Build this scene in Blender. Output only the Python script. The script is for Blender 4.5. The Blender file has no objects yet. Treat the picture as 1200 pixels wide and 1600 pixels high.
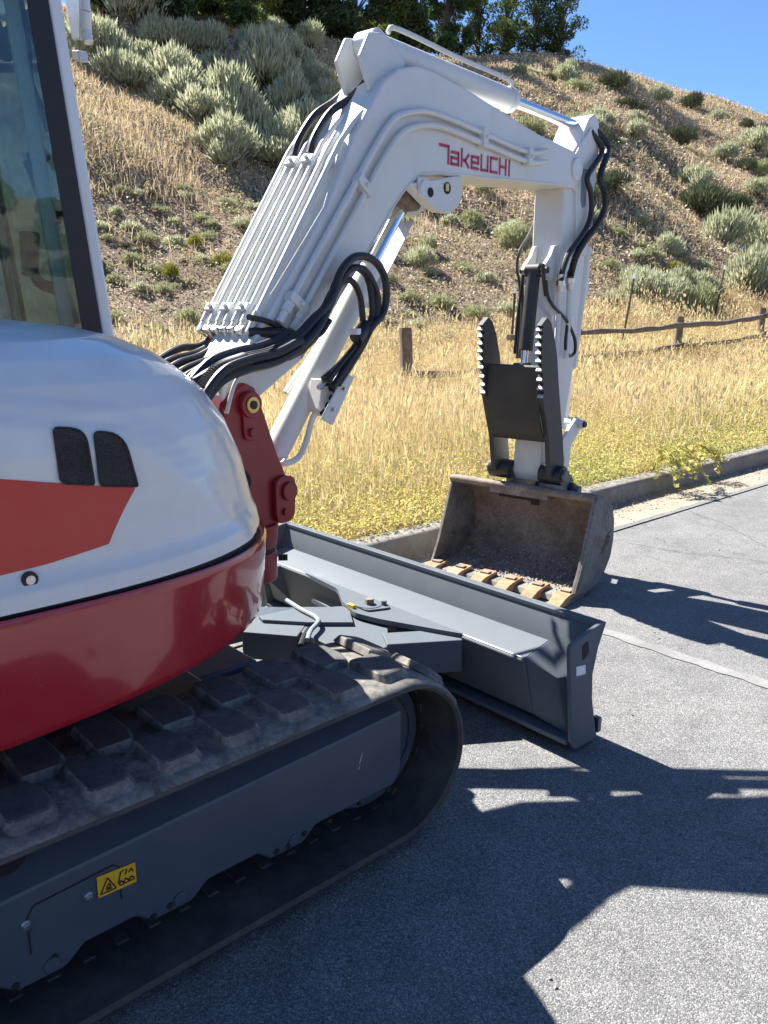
import bpy, bmesh, math, random
import numpy as np
from mathutils import Vector, Matrix

R = math.radians
scene = bpy.context.scene
col = scene.collection

# ---------------------------------------------------------------- camera
cam_d = bpy.data.cameras.new("camera")
cam = bpy.data.objects.new("camera", cam_d)
col.objects.link(cam)
scene.camera = cam
YAW, PITCH, ROLL, FPX = (0.83389, 0.23688, 0.00559, 1253.97)
cam_d.sensor_fit = 'VERTICAL'
cam_d.sensor_height = 24.0
cam_d.lens = FPX / 1600.0 * 24.0
cam_d.clip_start = 0.05
cam_d.clip_end = 1500.0
_f = Vector((-math.sin(YAW) * math.cos(PITCH), math.cos(YAW) * math.cos(PITCH), -math.sin(PITCH)))
_r = _f.cross(Vector((0, 0, 1))).normalized()
_u = _r.cross(_f)
_r2 = _r * math.cos(ROLL) + _u * math.sin(ROLL)
_u2 = _u * math.cos(ROLL) - _r * math.sin(ROLL)
cam.matrix_world = Matrix((( _r2.x, _u2.x, -_f.x, 2.5192), (_r2.y, _u2.y, -_f.y, -0.5476), (_r2.z, _u2.z, -_f.z, 1.5800), (0, 0, 0, 1)))

# ---------------------------------------------------------------- daylight
SUN_EL = R(46.3)
SUN_AZ = math.atan2(-0.998, -0.07)           # compass-like angle of the sun, from +Y towards +X
world = bpy.data.worlds.new("World")
scene.world = world
world.use_nodes = True
wn = world.node_tree.nodes; wl = world.node_tree.links
sky = wn.new("ShaderNodeTexSky"); sky.sky_type = 'NISHITA'
sky.sun_disc = False
sky.sun_elevation = SUN_EL
sky.sun_rotation = SUN_AZ
sky.altitude = 2200.0
sky.air_density = 1.0
sky.dust_density = 0.0
sky.ozone_density = 8.0
wn["Background"].inputs["Strength"].default_value = 0.068
wl.new(sky.outputs[0], wn["Background"].inputs["Color"])
sun_d = bpy.data.lights.new("sun", 'SUN')
sun_d.energy = 5.0
sun_d.angle = R(0.5)
sun_d.color = (1.0, 0.965, 0.90)
sun = bpy.data.objects.new("sun", sun_d)
col.objects.link(sun)
_sd = Vector((math.sin(SUN_AZ) * math.cos(SUN_EL), math.cos(SUN_AZ) * math.cos(SUN_EL), math.sin(SUN_EL)))
sun.rotation_euler = _sd.to_track_quat('Z', 'Y').to_euler()
scene.view_settings.view_transform = 'Standard'
scene.view_settings.look = 'None'
scene.view_settings.gamma = 1.0
scene.view_settings.use_curve_mapping = False
scene.view_settings.exposure = 1.72
scene.cycles.max_bounces = 8
scene.cycles.transparent_max_bounces = 12

rnd = random.Random(7)
rng = np.random.default_rng(11)

# ---------------------------------------------------------------- helpers
def tag(o, label=None, cat=None, group=None, kind=None):
    if label: o["label"] = label
    if cat: o["category"] = cat
    if group: o["group"] = group
    if kind: o["kind"] = kind
    return o

def empty(name, loc, label, cat, group=None):
    o = bpy.data.objects.new(name, None)
    o.empty_display_size = 0.2
    o.location = loc
    col.objects.link(o)
    return tag(o, label, cat, group)

def link(name, me, mat=None, parent=None):
    o = bpy.data.objects.new(name, me)
    col.objects.link(o)
    if mat is not None and not me.materials: me.materials.append(mat)
    if parent is not None: o.parent = parent
    return o

def np_mesh(name, V, F, smooth=False):
    """mesh from arrays: V (n,3), F (m,k) with k = 3 or 4"""
    me = bpy.data.meshes.new(name)
    V = np.asarray(V, np.float32); F = np.asarray(F, np.int32)
    me.vertices.add(len(V)); me.vertices.foreach_set("co", V.ravel())
    k = F.shape[1]
    me.loops.add(F.size); me.loops.foreach_set("vertex_index", F.ravel())
    me.polygons.add(len(F))
    me.polygons.foreach_set("loop_start", np.arange(0, F.size, k, dtype=np.int32))
    me.polygons.foreach_set("use_smooth", np.full(len(F), smooth))
    me.update(calc_edges=True)
    return me

class MB:
    """collects verts and faces for ONE mesh object"""
    def __init__(s): s.v = []; s.f = []
    def add(s, V, F):
        b = len(s.v); s.v += [tuple(p) for p in V]; s.f += [tuple(i + b for i in f) for f in F]; return s
    def prism(s, P, Q):
        """closed solid between two matching outlines P and Q"""
        n = len(P)
        return s.add(list(P) + list(Q), [tuple(range(n))[::-1], tuple(range(n, 2 * n))] + [(i, (i + 1) % n, n + (i + 1) % n, n + i) for i in range(n)])
    def box(s, c, h, ax=None):
        """box with centre c, half sizes h, optional 3 axes"""
        a = ax or (Vector((1, 0, 0)), Vector((0, 1, 0)), Vector((0, 0, 1)))
        c = Vector(c); V = []
        for sx, sy, sz in ((-1,-1,-1),(1,-1,-1),(1,1,-1),(-1,1,-1),(-1,-1,1),(1,-1,1),(1,1,1),(-1,1,1)):
            V.append(c + a[0] * (sx * h[0]) + a[1] * (sy * h[1]) + a[2] * (sz * h[2]))
        return s.add(V, [(0,3,2,1),(4,5,6,7),(0,1,5,4),(1,2,6,5),(2,3,7,6),(3,0,4,7)])
    def cyl(s, p0, p1, r0, r1=None, n=20, caps=True):
        p0 = Vector(p0); p1 = Vector(p1); r1 = r0 if r1 is None else r1
        d = (p1 - p0).normalized(); a = d.orthogonal().normalized(); b = d.cross(a)
        V = [p0 + (a * math.cos(t) + b * math.sin(t)) * r0 for t in [2 * math.pi * i / n for i in range(n)]]
        V += [p1 + (a * math.cos(t) + b * math.sin(t)) * r1 for t in [2 * math.pi * i / n for i in range(n)]]
        F = [(i, (i + 1) % n, n + (i + 1) % n, n + i) for i in range(n)]
        if caps: F += [tuple(range(n))[::-1], tuple(range(n, 2 * n))]
        return s.add(V, F)
    def tube(s, pts, r, n=10, caps=True, radii=None):
        P = [Vector(p) for p in pts]; m = len(P); V = []; a = None
        for i, p in enumerate(P):
            d = (P[min(i + 1, m - 1)] - P[max(i - 1, 0)]).normalized()
            a = d.orthogonal().normalized() if a is None else (a - d * a.dot(d)).normalized()
            b = d.cross(a); rr = r if radii is None else radii[i]
            V += [p + (a * math.cos(t) + b * math.sin(t)) * rr for t in [2 * math.pi * k / n for k in range(n)]]
        F = [(i * n + k, i * n + (k + 1) % n, (i + 1) * n + (k + 1) % n, (i + 1) * n + k) for i in range(m - 1) for k in range(n)]
        if caps: F += [tuple(range(n))[::-1], tuple(range((m - 1) * n, m * n))]
        return s.add(V, F)
    def grid(s, rows, closed=False):
        """rows: list of equally long point lists"""
        n = len(rows[0]); m = len(rows); V = [p for r in rows for p in r]
        F = [(i * n + k, i * n + (k + 1) % n, (i + 1) * n + (k + 1) % n, (i + 1) * n + k) for i in range(m - 1) for k in range(n if closed else n - 1)]
        return s.add(V, F)
    def build(s, name, mat, parent=None, smooth=35, bevel=0.0, seg=2):
        me = bpy.data.meshes.new(name)
        me.from_pydata([tuple(v) for v in s.v], [], s.f)
        bm = bmesh.new(); bm.from_mesh(me)
        bmesh.ops.recalc_face_normals(bm, faces=bm.faces[:])
        bm.to_mesh(me); bm.free()
        if smooth:
            me.polygons.foreach_set("use_smooth", [True] * len(me.polygons))
            me.set_sharp_from_angle(angle=R(smooth))
        o = link(name, me, mat, parent)
        if bevel:
            md = o.modifiers.new("edge", 'BEVEL'); md.width = bevel; md.segments = seg
            md.limit_method = 'ANGLE'; md.angle_limit = R(32); md.harden_normals = True
        return o

def smooth_path(pts, k=6):
    """Catmull-Rom through the points"""
    P = [Vector(p) for p in pts]
    if len(P) < 3: return P
    P = [P[0] * 2 - P[1]] + P + [P[-1] * 2 - P[-2]]
    out = []
    for i in range(1, len(P) - 2):
        a, b, c, d = P[i - 1], P[i], P[i + 1], P[i + 2]
        for j in range(k):
            t = j / k
            out.append(0.5 * ((2 * b) + (c - a) * t + (2 * a - 5 * b + 4 * c - d) * t * t + (3 * b - a - 3 * c + d) * t ** 3))
    out.append(P[-2])
    return out

# ---------------------------------------------------------------- materials
def new_mat(name):
    m = bpy.data.materials.new(name); m.use_nodes = True
    nt = m.node_tree; return m, nt, nt.nodes, nt.links, nt.nodes["Principled BSDF"]

def ramp(nodes, stops):
    n = nodes.new("ShaderNodeValToRGB"); e = n.color_ramp.elements
    while len(e) < len(stops): e.new(0.5)
    for i, (p, c) in enumerate(stops): e[i].position = p; e[i].color = (c[0], c[1], c[2], 1)
    return n

def noise(nodes, links, scale, detail=4, rough=0.6, vec=None, dist=0.0):
    n = nodes.new("ShaderNodeTexNoise")
    n.inputs["Scale"].default_value = scale; n.inputs["Detail"].default_value = detail
    n.inputs["Roughness"].default_value = rough; n.inputs["Distortion"].default_value = dist
    if vec is not None: links.new(vec, n.inputs["Vector"])
    return n

def mixc(nodes, links, fac, a, b, blend='MIX'):
    n = nodes.new("ShaderNodeMix"); n.data_type = 'RGBA'; n.blend_type = blend
    for idx, v in ((0, fac), (6, a), (7, b)):
        if hasattr(v, "node"): links.new(v, n.inputs[idx])
        elif idx == 0: n.inputs[0].default_value = v
        else: n.inputs[idx].default_value = (v[0], v[1], v[2], 1)
    return n.outputs[2]

def bump(nodes, links, height, strength, dist, bsdf):
    n = nodes.new("ShaderNodeBump"); n.inputs["Strength"].default_value = strength; n.inputs["Distance"].default_value = dist
    links.new(height, n.inputs["Height"]); links.new(n.outputs[0], bsdf.inputs["Normal"]); return n

def objco(nodes): return nodes.new("ShaderNodeTexCoord").outputs["Object"]

def paint(name, c, rough=0.35, coat=0.0, dust=0.25, dustc=(0.42, 0.38, 0.31), metallic=0.0, wave=0.0, grime_scale=9.0):
    """painted steel with a thin uneven layer of dust and fine orange peel"""
    m, nt, N, L, b = new_mat(name)
    v = objco(N)
    n1 = noise(N, L, grime_scale, 6, 0.65, v); n2 = noise(N, L, 140, 3, 0.6, v); n3 = noise(N, L, 1.7, 3, 0.5, v)
    r1 = ramp(N, [(0.42, (0, 0, 0)), (0.78, (1, 1, 1))]); L.new(n1.outputs[0], r1.inputs[0])
    mm = N.new("ShaderNodeMath"); mm.operation = 'MULTIPLY'; L.new(r1.outputs[0], mm.inputs[0]); mm.inputs[1].default_value = dust
    tone = mixc(N, L, n3.outputs[0], tuple(k * 0.9 for k in c), tuple(min(1, k * 1.08) for k in c))
    L.new(mixc(N, L, mm.outputs[0], tone, dustc), b.inputs["Base Color"])
    rr = N.new("ShaderNodeMapRange"); L.new(n1.outputs[0], rr.inputs[0]); rr.inputs[3].default_value = max(0.05, rough - 0.06); rr.inputs[4].default_value = min(1, rough + 0.16)
    L.new(rr.outputs[0], b.inputs["Roughness"])
    b.inputs["Metallic"].default_value = metallic
    b.inputs["Coat Weight"].default_value = coat; b.inputs["Coat Roughness"].default_value = 0.06
    bp = bump(N, L, n2.outputs[0], 0.05, 0.002, b)
    if wave:
        w = noise(N, L, 3.2, 2, 0.4, v)
        b2 = N.new("ShaderNodeBump"); b2.inputs["Strength"].default_value = wave; b2.inputs["Distance"].default_value = 0.02
        L.new(w.outputs[0], b2.inputs["Height"]); L.new(b2.outputs[0], bp.inputs["Normal"])
        if coat: L.new(b2.outputs[0], b.inputs["Coat Normal"])
    return m

def plain(name, c, rough=0.5, metallic=0.0):
    m, nt, N, L, b = new_mat(name)
    n = noise(N, L, 60, 4, 0.6, objco(N))
    L.new(mixc(N, L, n.outputs[0], tuple(k * 0.8 for k in c), tuple(min(1, k * 1.2) for k in c)), b.inputs["Base Color"])
    b.inputs["Roughness"].default_value = rough; b.inputs["Metallic"].default_value = metallic
    bump(N, L, n.outputs[0], 0.06, 0.002, b)
    return m

M = {}
M['white'] = paint("white_paint", (0.70, 0.71, 0.71), 0.26, 0.5, 0.16, (0.5, 0.46, 0.38), wave=0.0)
M['hood'] = paint("hood_white_paint", (0.69, 0.70, 0.69), 0.3, 0.6, 0.24, (0.5, 0.46, 0.38))
M['boomwhite'] = paint("boom_white_paint", (0.66, 0.67, 0.65), 0.45, 0.1, 0.22, (0.5, 0.45, 0.36))
M['red'] = paint("red_gloss_paint", (0.36, 0.009, 0.017), 0.2, 0.9, 0.05, (0.35, 0.2, 0.17), wave=0.22)
M['redcast'] = paint("red_casting_paint", (0.27, 0.010, 0.014), 0.42, 0.2, 0.10, (0.3, 0.2, 0.17))
M['decalred'] = paint("red_decal_film", (0.52, 0.025, 0.022), 0.3, 0.3, 0.05)
M['grey'] = paint("slate_grey_paint", (0.055, 0.073, 0.098), 0.40, 0.1, 0.14, (0.17, 0.175, 0.18))
M['bladegrey'] = paint("blade_grey_paint", (0.102, 0.122, 0.140), 0.60, 0.0, 0.12, (0.24, 0.235, 0.22))
M['bladegrey'].node_tree.nodes['Principled BSDF'].inputs['Specular IOR Level'].default_value = 0.22
M['blackpaint'] = paint("black_steel_paint", (0.018, 0.019, 0.022), 0.45, 0.05, 0.22, (0.10, 0.08, 0.065))
M['thumbgrey'] = paint("charcoal_steel_paint", (0.032, 0.031, 0.030), 0.55, 0.0, 0.35, (0.10, 0.09, 0.075))
M['dark'] = plain("dark_recess", (0.012, 0.012, 0.013), 0.8)
M['hose'] = plain("rubber_hose", (0.014, 0.014, 0.016), 0.42)
M['seal'] = plain("rubber_seal", (0.010, 0.011, 0.013), 0.5)
M['steel'] = plain("zinc_steel", (0.55, 0.56, 0.58), 0.3, 1.0)
M['chrome'] = plain("chrome_rod", (0.75, 0.76, 0.78), 0.08, 1.0)
M['brass'] = plain("brass_grease_cap", (0.62, 0.46, 0.16), 0.35, 0.8)
M['letterred'] = plain("red_letter_film", (0.42, 0.012, 0.05), 0.4)
M['inkblack'] = plain("black_print", (0.01, 0.01, 0.012), 0.5)
M['yellow'] = plain("yellow_label_film", (0.75, 0.42, 0.02), 0.4)
M['paper'] = plain("white_label_film", (0.75, 0.77, 0.8), 0.4)
M['seat'] = plain("dark_seat_cloth", (0.02, 0.022, 0.026), 0.85)
M['pillar'] = plain("cab_grey_trim", (0.22, 0.25, 0.26), 0.6)
M['scuff_and_lit_tip'] = plain("worn_steel_and_lit_tip", (0.42, 0.43, 0.46), 0.45, 0.6)  # bare scuffed steel; also paints the sunlit look of the thumb tooth tips

def rubber_mat():
    m, nt, N, L, b = new_mat("dusty_track_rubber"); v = objco(N)
    g = N.new("ShaderNodeNewGeometry")
    n1 = noise(N, L, 14, 7, 0.7, g.outputs["Position"], 0.6); n2 = noise(N, L, 70, 4, 0.7, g.outputs["Position"])
    r1 = ramp(N, [(0.34, (0.0, 0.0, 0.0)), (0.62, (1, 1, 1))]); L.new(n1.outputs[0], r1.inputs[0])
    c = mixc(N, L, r1.outputs[0], (0.060, 0.057, 0.054), (0.25, 0.228, 0.195))
    r2 = ramp(N, [(0.3, (0.7, 0.7, 0.7)), (0.7, (1.15, 1.15, 1.15))]); L.new(n2.outputs[0], r2.inputs[0])
    L.new(mixc(N, L, 1.0, c, r2.outputs[0], 'MULTIPLY'), b.inputs["Base Color"])
    b.inputs["Roughness"].default_value = 0.85
    bump(N, L, n2.outputs[0], 0.35, 0.004, b)
    return m
M['rubber'] = rubber_mat()
def lugtop_mat():
    m, nt, N, L, b = new_mat("worn_lug_top"); g = N.new("ShaderNodeNewGeometry")
    n1 = noise(N, L, 22, 6, 0.7, g.outputs["Position"], 0.4); n2 = noise(N, L, 160, 3, 0.7, g.outputs["Position"])
    r1 = ramp(N, [(0.35, (0.050, 0.049, 0.050)), (0.75, (0.115, 0.107, 0.097))]); L.new(n1.outputs[0], r1.inputs[0])
    L.new(r1.outputs[0], b.inputs["Base Color"]); b.inputs["Roughness"].default_value = 0.8
    bump(N, L, n2.outputs[0], 0.35, 0.003, b)
    return m
M['lugtop'] = lugtop_mat()

def belt_mat():
    m, nt, N, L, b = new_mat("track_belt_rubber")
    g = N.new("ShaderNodeNewGeometry")
    n1 = noise(N, L, 9, 6, 0.7, g.outputs["Position"], 0.4); n2 = noise(N, L, 90, 3, 0.6, g.outputs["Position"])
    r1 = ramp(N, [(0.34, (0.036, 0.035, 0.032)), (0.8, (0.115, 0.102, 0.082))]); L.new(n1.outputs[0], r1.inputs[0])
    L.new(r1.outputs[0], b.inputs["Base Color"]); b.inputs["Roughness"].default_value = 0.8
    bump(N, L, n2.outputs[0], 0.25, 0.003, b)
    return m
M['belt'] = belt_mat()

def rust_mat(name, a, bcol, c, s=7.0):
    m, nt, N, L, b = new_mat(name); v = objco(N)
    n1 = noise(N, L, s, 8, 0.68, v, 0.5); n2 = noise(N, L, 60, 5, 0.7, v)
    r = ramp(N, [(0.30, a), (0.52, bcol), (0.74, c)]); L.new(n1.outputs[0], r.inputs[0])
    r2 = ramp(N, [(0.3, (0.62, 0.62, 0.62)), (0.7, (1.25, 1.25, 1.25))]); L.new(n2.outputs[0], r2.inputs[0])
    L.new(mixc(N, L, 1.0, r.outputs[0], r2.outputs[0], 'MULTIPLY'), b.inputs["Base Color"])
    b.inputs["Roughness"].default_value = 0.78
    bump(N, L, n2.outputs[0], 0.45, 0.004, b)
    return m
M['bucket'] = rust_mat("dusty_bucket_steel", (0.10, 0.085, 0.072), (0.20, 0.188, 0.172), (0.28, 0.255, 0.215))
M['bucketin'] = rust_mat("bucket_inner_steel", (0.145, 0.10, 0.075), (0.26, 0.20, 0.155), (0.38, 0.315, 0.25), 5.0)
M['tooth'] = rust_mat("rusty_tooth_steel", (0.24, 0.125, 0.06), (0.36, 0.22, 0.115), (0.44, 0.345, 0.24), 11.0)

def vent_mat():
    m, nt, N, L, b = new_mat("black_vent_mesh"); v = objco(N)
    t = N.new("ShaderNodeTexVoronoi"); t.inputs["Scale"].default_value = 210; L.new(v, t.inputs["Vector"])
    r = ramp(N, [(0.25, (0.002, 0.002, 0.002)), (0.45, (0.03, 0.031, 0.034))]); L.new(t.outputs["Distance"], r.inputs[0])
    L.new(r.outputs[0], b.inputs["Base Color"]); b.inputs["Roughness"].default_value = 0.45
    bump(N, L, t.outputs["Distance"], 0.8, 0.003, b)
    return m
M['vent'] = vent_mat()

def glass_mat():
    m, nt, N, L, b = new_mat("tinted_cab_glass")
    N.remove(b)
    out = N["Material Output"]
    tr = N.new("ShaderNodeBsdfTransparent"); tr.inputs[0].default_value = (0.84, 0.955, 0.93, 1)
    gl = N.new("ShaderNodeBsdfGlossy"); gl.inputs["Roughness"].default_value = 0.02; gl.inputs[0].default_value = (0.9, 0.97, 1.0, 1)
    fr = N.new("ShaderNodeFresnel"); fr.inputs[0].default_value = 1.5
    mx = N.new("ShaderNodeMixShader"); L.new(fr.outputs[0], mx.inputs[0]); L.new(tr.outputs[0], mx.inputs[1]); L.new(gl.outputs[0], mx.inputs[2])
    df = N.new("ShaderNodeBsdfDiffuse"); df.inputs[0].default_value = (0.45, 0.5, 0.48, 1)
    ns = noise(N, L, 26, 8, 0.75, objco(N)); rr = ramp(N, [(0.45, (0.0, 0.0, 0.0)), (0.85, (0.13, 0.13, 0.13))]); L.new(ns.outputs[0], rr.inputs[0])
    m2 = N.new("ShaderNodeMixShader"); L.new(rr.outputs[0], m2.inputs[0]); L.new(mx.outputs[0], m2.inputs[1]); L.new(df.outputs[0], m2.inputs[2])
    L.new(m2.outputs[0], out.inputs[0])
    return m
M['glass'] = glass_mat()

def asphalt_mat():
    m, nt, N, L, b = new_mat("weathered_asphalt")
    p = N.new("ShaderNodeNewGeometry").outputs["Position"]
    vo = N.new("ShaderNodeTexVoronoi"); vo.inputs["Scale"].default_value = 270; L.new(p, vo.inputs["Vector"])
    vo2 = N.new("ShaderNodeTexVoronoi"); vo2.inputs["Scale"].default_value = 62; L.new(p, vo2.inputs["Vector"])
    n1 = noise(N, L, 0.9, 5, 0.6, p); n2 = noise(N, L, 260, 2, 0.6, p); n3 = noise(N, L, 7, 5, 0.6, p)
    sep = N.new("ShaderNodeSeparateColor"); L.new(vo.outputs["Color"], sep.inputs[0])
    stone = ramp(N, [(0.0, (0.11, 0.11, 0.112)), (0.40, (0.185, 0.183, 0.180)), (0.78, (0.265, 0.26, 0.25)), (1.0, (0.42, 0.405, 0.38))]); L.new(sep.outputs[0], stone.inputs[0])
    d = ramp(N, [(0.0, (1, 1, 1)), (0.55, (0.80, 0.80, 0.81)), (0.9, (0.50, 0.50, 0.51))]); L.new(vo.outputs["Distance"], d.inputs[0])
    c = mixc(N, L, 1.0, stone.outputs[0], d.outputs[0], 'MULTIPLY')
    r1 = ramp(N, [(0.25, (0.74, 0.74, 0.75)), (0.5, (0.98, 0.98, 0.98)), (0.75, (1.14, 1.13, 1.10))]); L.new(n1.outputs[0], r1.inputs[0])
    c = mixc(N, L, 1.0, c, r1.outputs[0], 'MULTIPLY')
    r3 = ramp(N, [(0.28, (0.80, 0.80, 0.80)), (0.5, (1, 1, 1)), (0.72, (1.12, 1.12, 1.12))]); L.new(n3.outputs[0], r3.inputs[0])
    c = mixc(N, L, 1.0, c, r3.outputs[0], 'MULTIPLY')
    L.new(c, b.inputs["Base Color"]); b.inputs["Roughness"].default_value = 0.9
    ad = N.new("ShaderNodeMath"); ad.operation = 'SUBTRACT'; L.new(n2.outputs[0], ad.inputs[0]); L.new(vo.outputs["Distance"], ad.inputs[1])
    bump(N, L, ad.outputs[0], 0.6, 0.004, b)
    return m
M['asphalt'] = asphalt_mat()

def concrete_mat(name, a, bb):
    m, nt, N, L, b = new_mat(name)
    p = N.new("ShaderNodeNewGeometry").outputs["Position"]
    n1 = noise(N, L, 2.3, 7, 0.65, p, 0.4); n2 = noise(N, L, 120, 4, 0.7, p); n3 = noise(N, L, 18, 5, 0.7, p)
    r = ramp(N, [(0.3, a), (0.7, bb)]); L.new(n1.outputs[0], r.inputs[0])
    r3 = ramp(N, [(0.3, (0.75, 0.74, 0.72)), (0.68, (1.1, 1.1, 1.1))]); L.new(n3.outputs[0], r3.inputs[0])
    c = mixc(N, L, 1.0, r.outputs[0], r3.outputs[0], 'MULTIPLY')
    L.new(c, b.inputs["Base Color"]); b.inputs["Roughness"].default_value = 0.9
    bump(N, L, n2.outputs[0], 0.35, 0.004, b)
    return m
M['concrete'] = concrete_mat("kerb_concrete", (0.19, 0.17, 0.14), (0.30, 0.275, 0.235))
M['gutter'] = concrete_mat("gutter_concrete", (0.22, 0.185, 0.135), (0.36, 0.315, 0.245))

def line_mat():
    m, nt, N, L, b = new_mat("worn_white_line")
    p = N.new("ShaderNodeNewGeometry").outputs["Position"]
    n1 = noise(N, L, 55, 6, 0.7, p); n2 = noise(N, L, 5, 3, 0.6, p)
    ad = N.new("ShaderNodeMath"); ad.operation = 'ADD'; L.new(n1.outputs[0], ad.inputs[0]); L.new(n2.outputs[0], ad.inputs[1])
    r = ramp(N, [(0.44, (0.165, 0.163, 0.158)), (0.66, (0.265, 0.262, 0.255))])
    hf = N.new("ShaderNodeMath"); hf.operation = 'MULTIPLY'; hf.inputs[1].default_value = 0.5; L.new(ad.outputs[0], hf.inputs[0])
    L.new(hf.outputs[0], r.inputs[0]); L.new(r.outputs[0], b.inputs["Base Color"]); b.inputs["Roughness"].default_value = 0.85
    bump(N, L, n1.outputs[0], 0.5, 0.004, b)
    return m
M['line'] = line_mat()

def soil_mat():
    m, nt, N, L, b = new_mat("dry_hillside_soil")
    p = N.new("ShaderNodeNewGeometry").outputs["Position"]
    n1 = noise(N, L, 0.35, 5, 0.6, p); n2 = noise(N, L, 9, 7, 0.75, p); n3 = noise(N, L, 45, 4, 0.7, p)
    r = ramp(N, [(0.32, (0.20, 0.145, 0.10)), (0.5, (0.30, 0.228, 0.158)), (0.68, (0.39, 0.305, 0.205))]); L.new(n1.outputs[0], r.inputs[0])
    r2 = ramp(N, [(0.3, (0.5, 0.48, 0.46)), (0.7, (1.25, 1.22, 1.18))]); L.new(n2.outputs[0], r2.inputs[0])
    c = mixc(N, L, 1.0, r.outputs[0], r2.outputs[0], 'MULTIPLY')
    L.new(c, b.inputs["Base Color"]); b.inputs["Roughness"].default_value = 0.95
    ad = N.new("ShaderNodeMath"); ad.operation = 'ADD'; L.new(n2.outputs[0], ad.inputs[0]); L.new(n3.outputs[0], ad.inputs[1])
    bump(N, L, ad.outputs[0], 1.0, 0.08, b)
    return m
M['soil'] = soil_mat()

def leaf_mat(name, stops, trans=0.35, patch=None, patch_scale=0.3, rough=0.6):
    """leaves or blades: each island its own tone from stops; patch tints whole areas"""
    m, nt, N, L, b = new_mat(name)
    g = N.new("ShaderNodeNewGeometry")
    r = ramp(N, stops); L.new(g.outputs["Random Per Island"], r.inputs[0])
    c = r.outputs[0]
    if patch:
        n1 = noise(N, L, patch_scale, 4, 0.6, g.outputs["Position"])
        rp = ramp(N, [(0.42, (0, 0, 0)), (0.6, (1, 1, 1))]); L.new(n1.outputs[0], rp.inputs[0])
        c = mixc(N, L, rp.outputs[0], c, mixc(N, L, 0.72, c, patch))
    N.remove(b); out = N["Material Output"]
    df = N.new("ShaderNodeBsdfDiffuse"); tl = N.new("ShaderNodeBsdfTranslucent")
    L.new(c, df.inputs[0]); L.new(c, tl.inputs[0])
    mx = N.new("ShaderNodeMixShader"); mx.inputs[0].default_value = trans
    L.new(df.outputs[0], mx.inputs[1]); L.new(tl.outputs[0], mx.inputs[2])
    gs = N.new("ShaderNodeBsdfGlossy"); gs.inputs["Roughness"].default_value = rough
    m2 = N.new("ShaderNodeMixShader"); m2.inputs[0].default_value = 0.04
    L.new(mx.outputs[0], m2.inputs[1]); L.new(gs.outputs[0], m2.inputs[2]); L.new(m2.outputs[0], out.inputs[0])
    return m
M['straw'] = leaf_mat("dry_grass_straw", [(0.0, (0.48, 0.36, 0.18)), (0.35, (0.66, 0.53, 0.27)), (0.7, (0.78, 0.68, 0.39)), (1.0, (0.62, 0.58, 0.25))], 0.4, (0.54, 0.41, 0.25), 0.7)
M['greengrass'] = leaf_mat("yellow_green_weeds", [(0.0, (0.20, 0.28, 0.05)), (0.35, (0.38, 0.46, 0.09)), (0.65, (0.58, 0.60, 0.15)), (0.85, (0.66, 0.50, 0.22)), (1.0, (0.32, 0.40, 0.08))], 0.45, (0.62, 0.50, 0.18), 0.9)
M['litter'] = leaf_mat("dry_litter", [(0.0, (0.17, 0.12, 0.085)), (0.35, (0.45, 0.34, 0.235)), (0.7, (0.64, 0.52, 0.37)), (1.0, (0.76, 0.67, 0.50))], 0.2, (0.46, 0.34, 0.23), 0.4)
M['fleck'] = leaf_mat("dry_verge_flecks", [(0.0, (0.50, 0.31, 0.17)), (0.3, (0.66, 0.46, 0.26)), (0.6, (0.76, 0.60, 0.30)), (0.85, (0.58, 0.54, 0.16)), (1.0, (0.44, 0.45, 0.10))], 0.4, (0.62, 0.42, 0.27), 0.8)
M['cover'] = leaf_mat("grey_green_ground_cover", [(0.0, (0.16, 0.14, 0.08)), (0.3, (0.36, 0.37, 0.20)), (0.65, (0.50, 0.50, 0.30)), (0.85, (0.56, 0.46, 0.28)), (1.0, (0.42, 0.46, 0.18))], 0.35, (0.42, 0.33, 0.20), 0.8)
M['hillgrass'] = leaf_mat("hill_dry_grass", [(0.0, (0.46, 0.35, 0.20)), (0.5, (0.64, 0.51, 0.29)), (1.0, (0.74, 0.63, 0.38))], 0.4, (0.50, 0.37, 0.25), 0.3)
M['sage'] = leaf_mat("sagebrush_leaves", [(0.0, (0.34, 0.35, 0.22)), (0.45, (0.51, 0.53, 0.36)), (0.8, (0.62, 0.63, 0.45)), (1.0, (0.70, 0.66, 0.44))], 0.45)
M['paleshrub'] = leaf_mat("pale_shrub_leaves", [(0.0, (0.32, 0.34, 0.17)), (0.5, (0.46, 0.48, 0.27)), (1.0, (0.56, 0.56, 0.35))], 0.3)
M['yellowshrub'] = leaf_mat("yellow_shrub_leaves", [(0.0, (0.24, 0.25, 0.04)), (0.5, (0.38, 0.37, 0.07)), (1.0, (0.48, 0.45, 0.12))], 0.3)
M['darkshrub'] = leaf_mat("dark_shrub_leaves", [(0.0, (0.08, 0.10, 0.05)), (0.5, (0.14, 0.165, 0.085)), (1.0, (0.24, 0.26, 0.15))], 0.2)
M['twig'] = plain("grey_brown_twig", (0.11, 0.085, 0.065), 0.9)
M['oak'] = leaf_mat("oak_leaves", [(0.0, (0.025, 0.05, 0.012)), (0.5, (0.05, 0.085, 0.02)), (1.0, (0.10, 0.14, 0.035))], 0.35)
M['lime'] = leaf_mat("bright_tree_leaves", [(0.0, (0.08, 0.12, 0.02)), (0.5, (0.14, 0.19, 0.04)), (1.0, (0.24, 0.28, 0.07))], 0.45)
M['bark'] = rust_mat("grey_bark", (0.06, 0.05, 0.04), (0.11, 0.095, 0.075), (0.17, 0.15, 0.125), 12)
M['wood'] = rust_mat("weathered_fence_wood", (0.10, 0.075, 0.05), (0.19, 0.15, 0.11), (0.29, 0.24, 0.18), 9)
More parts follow.
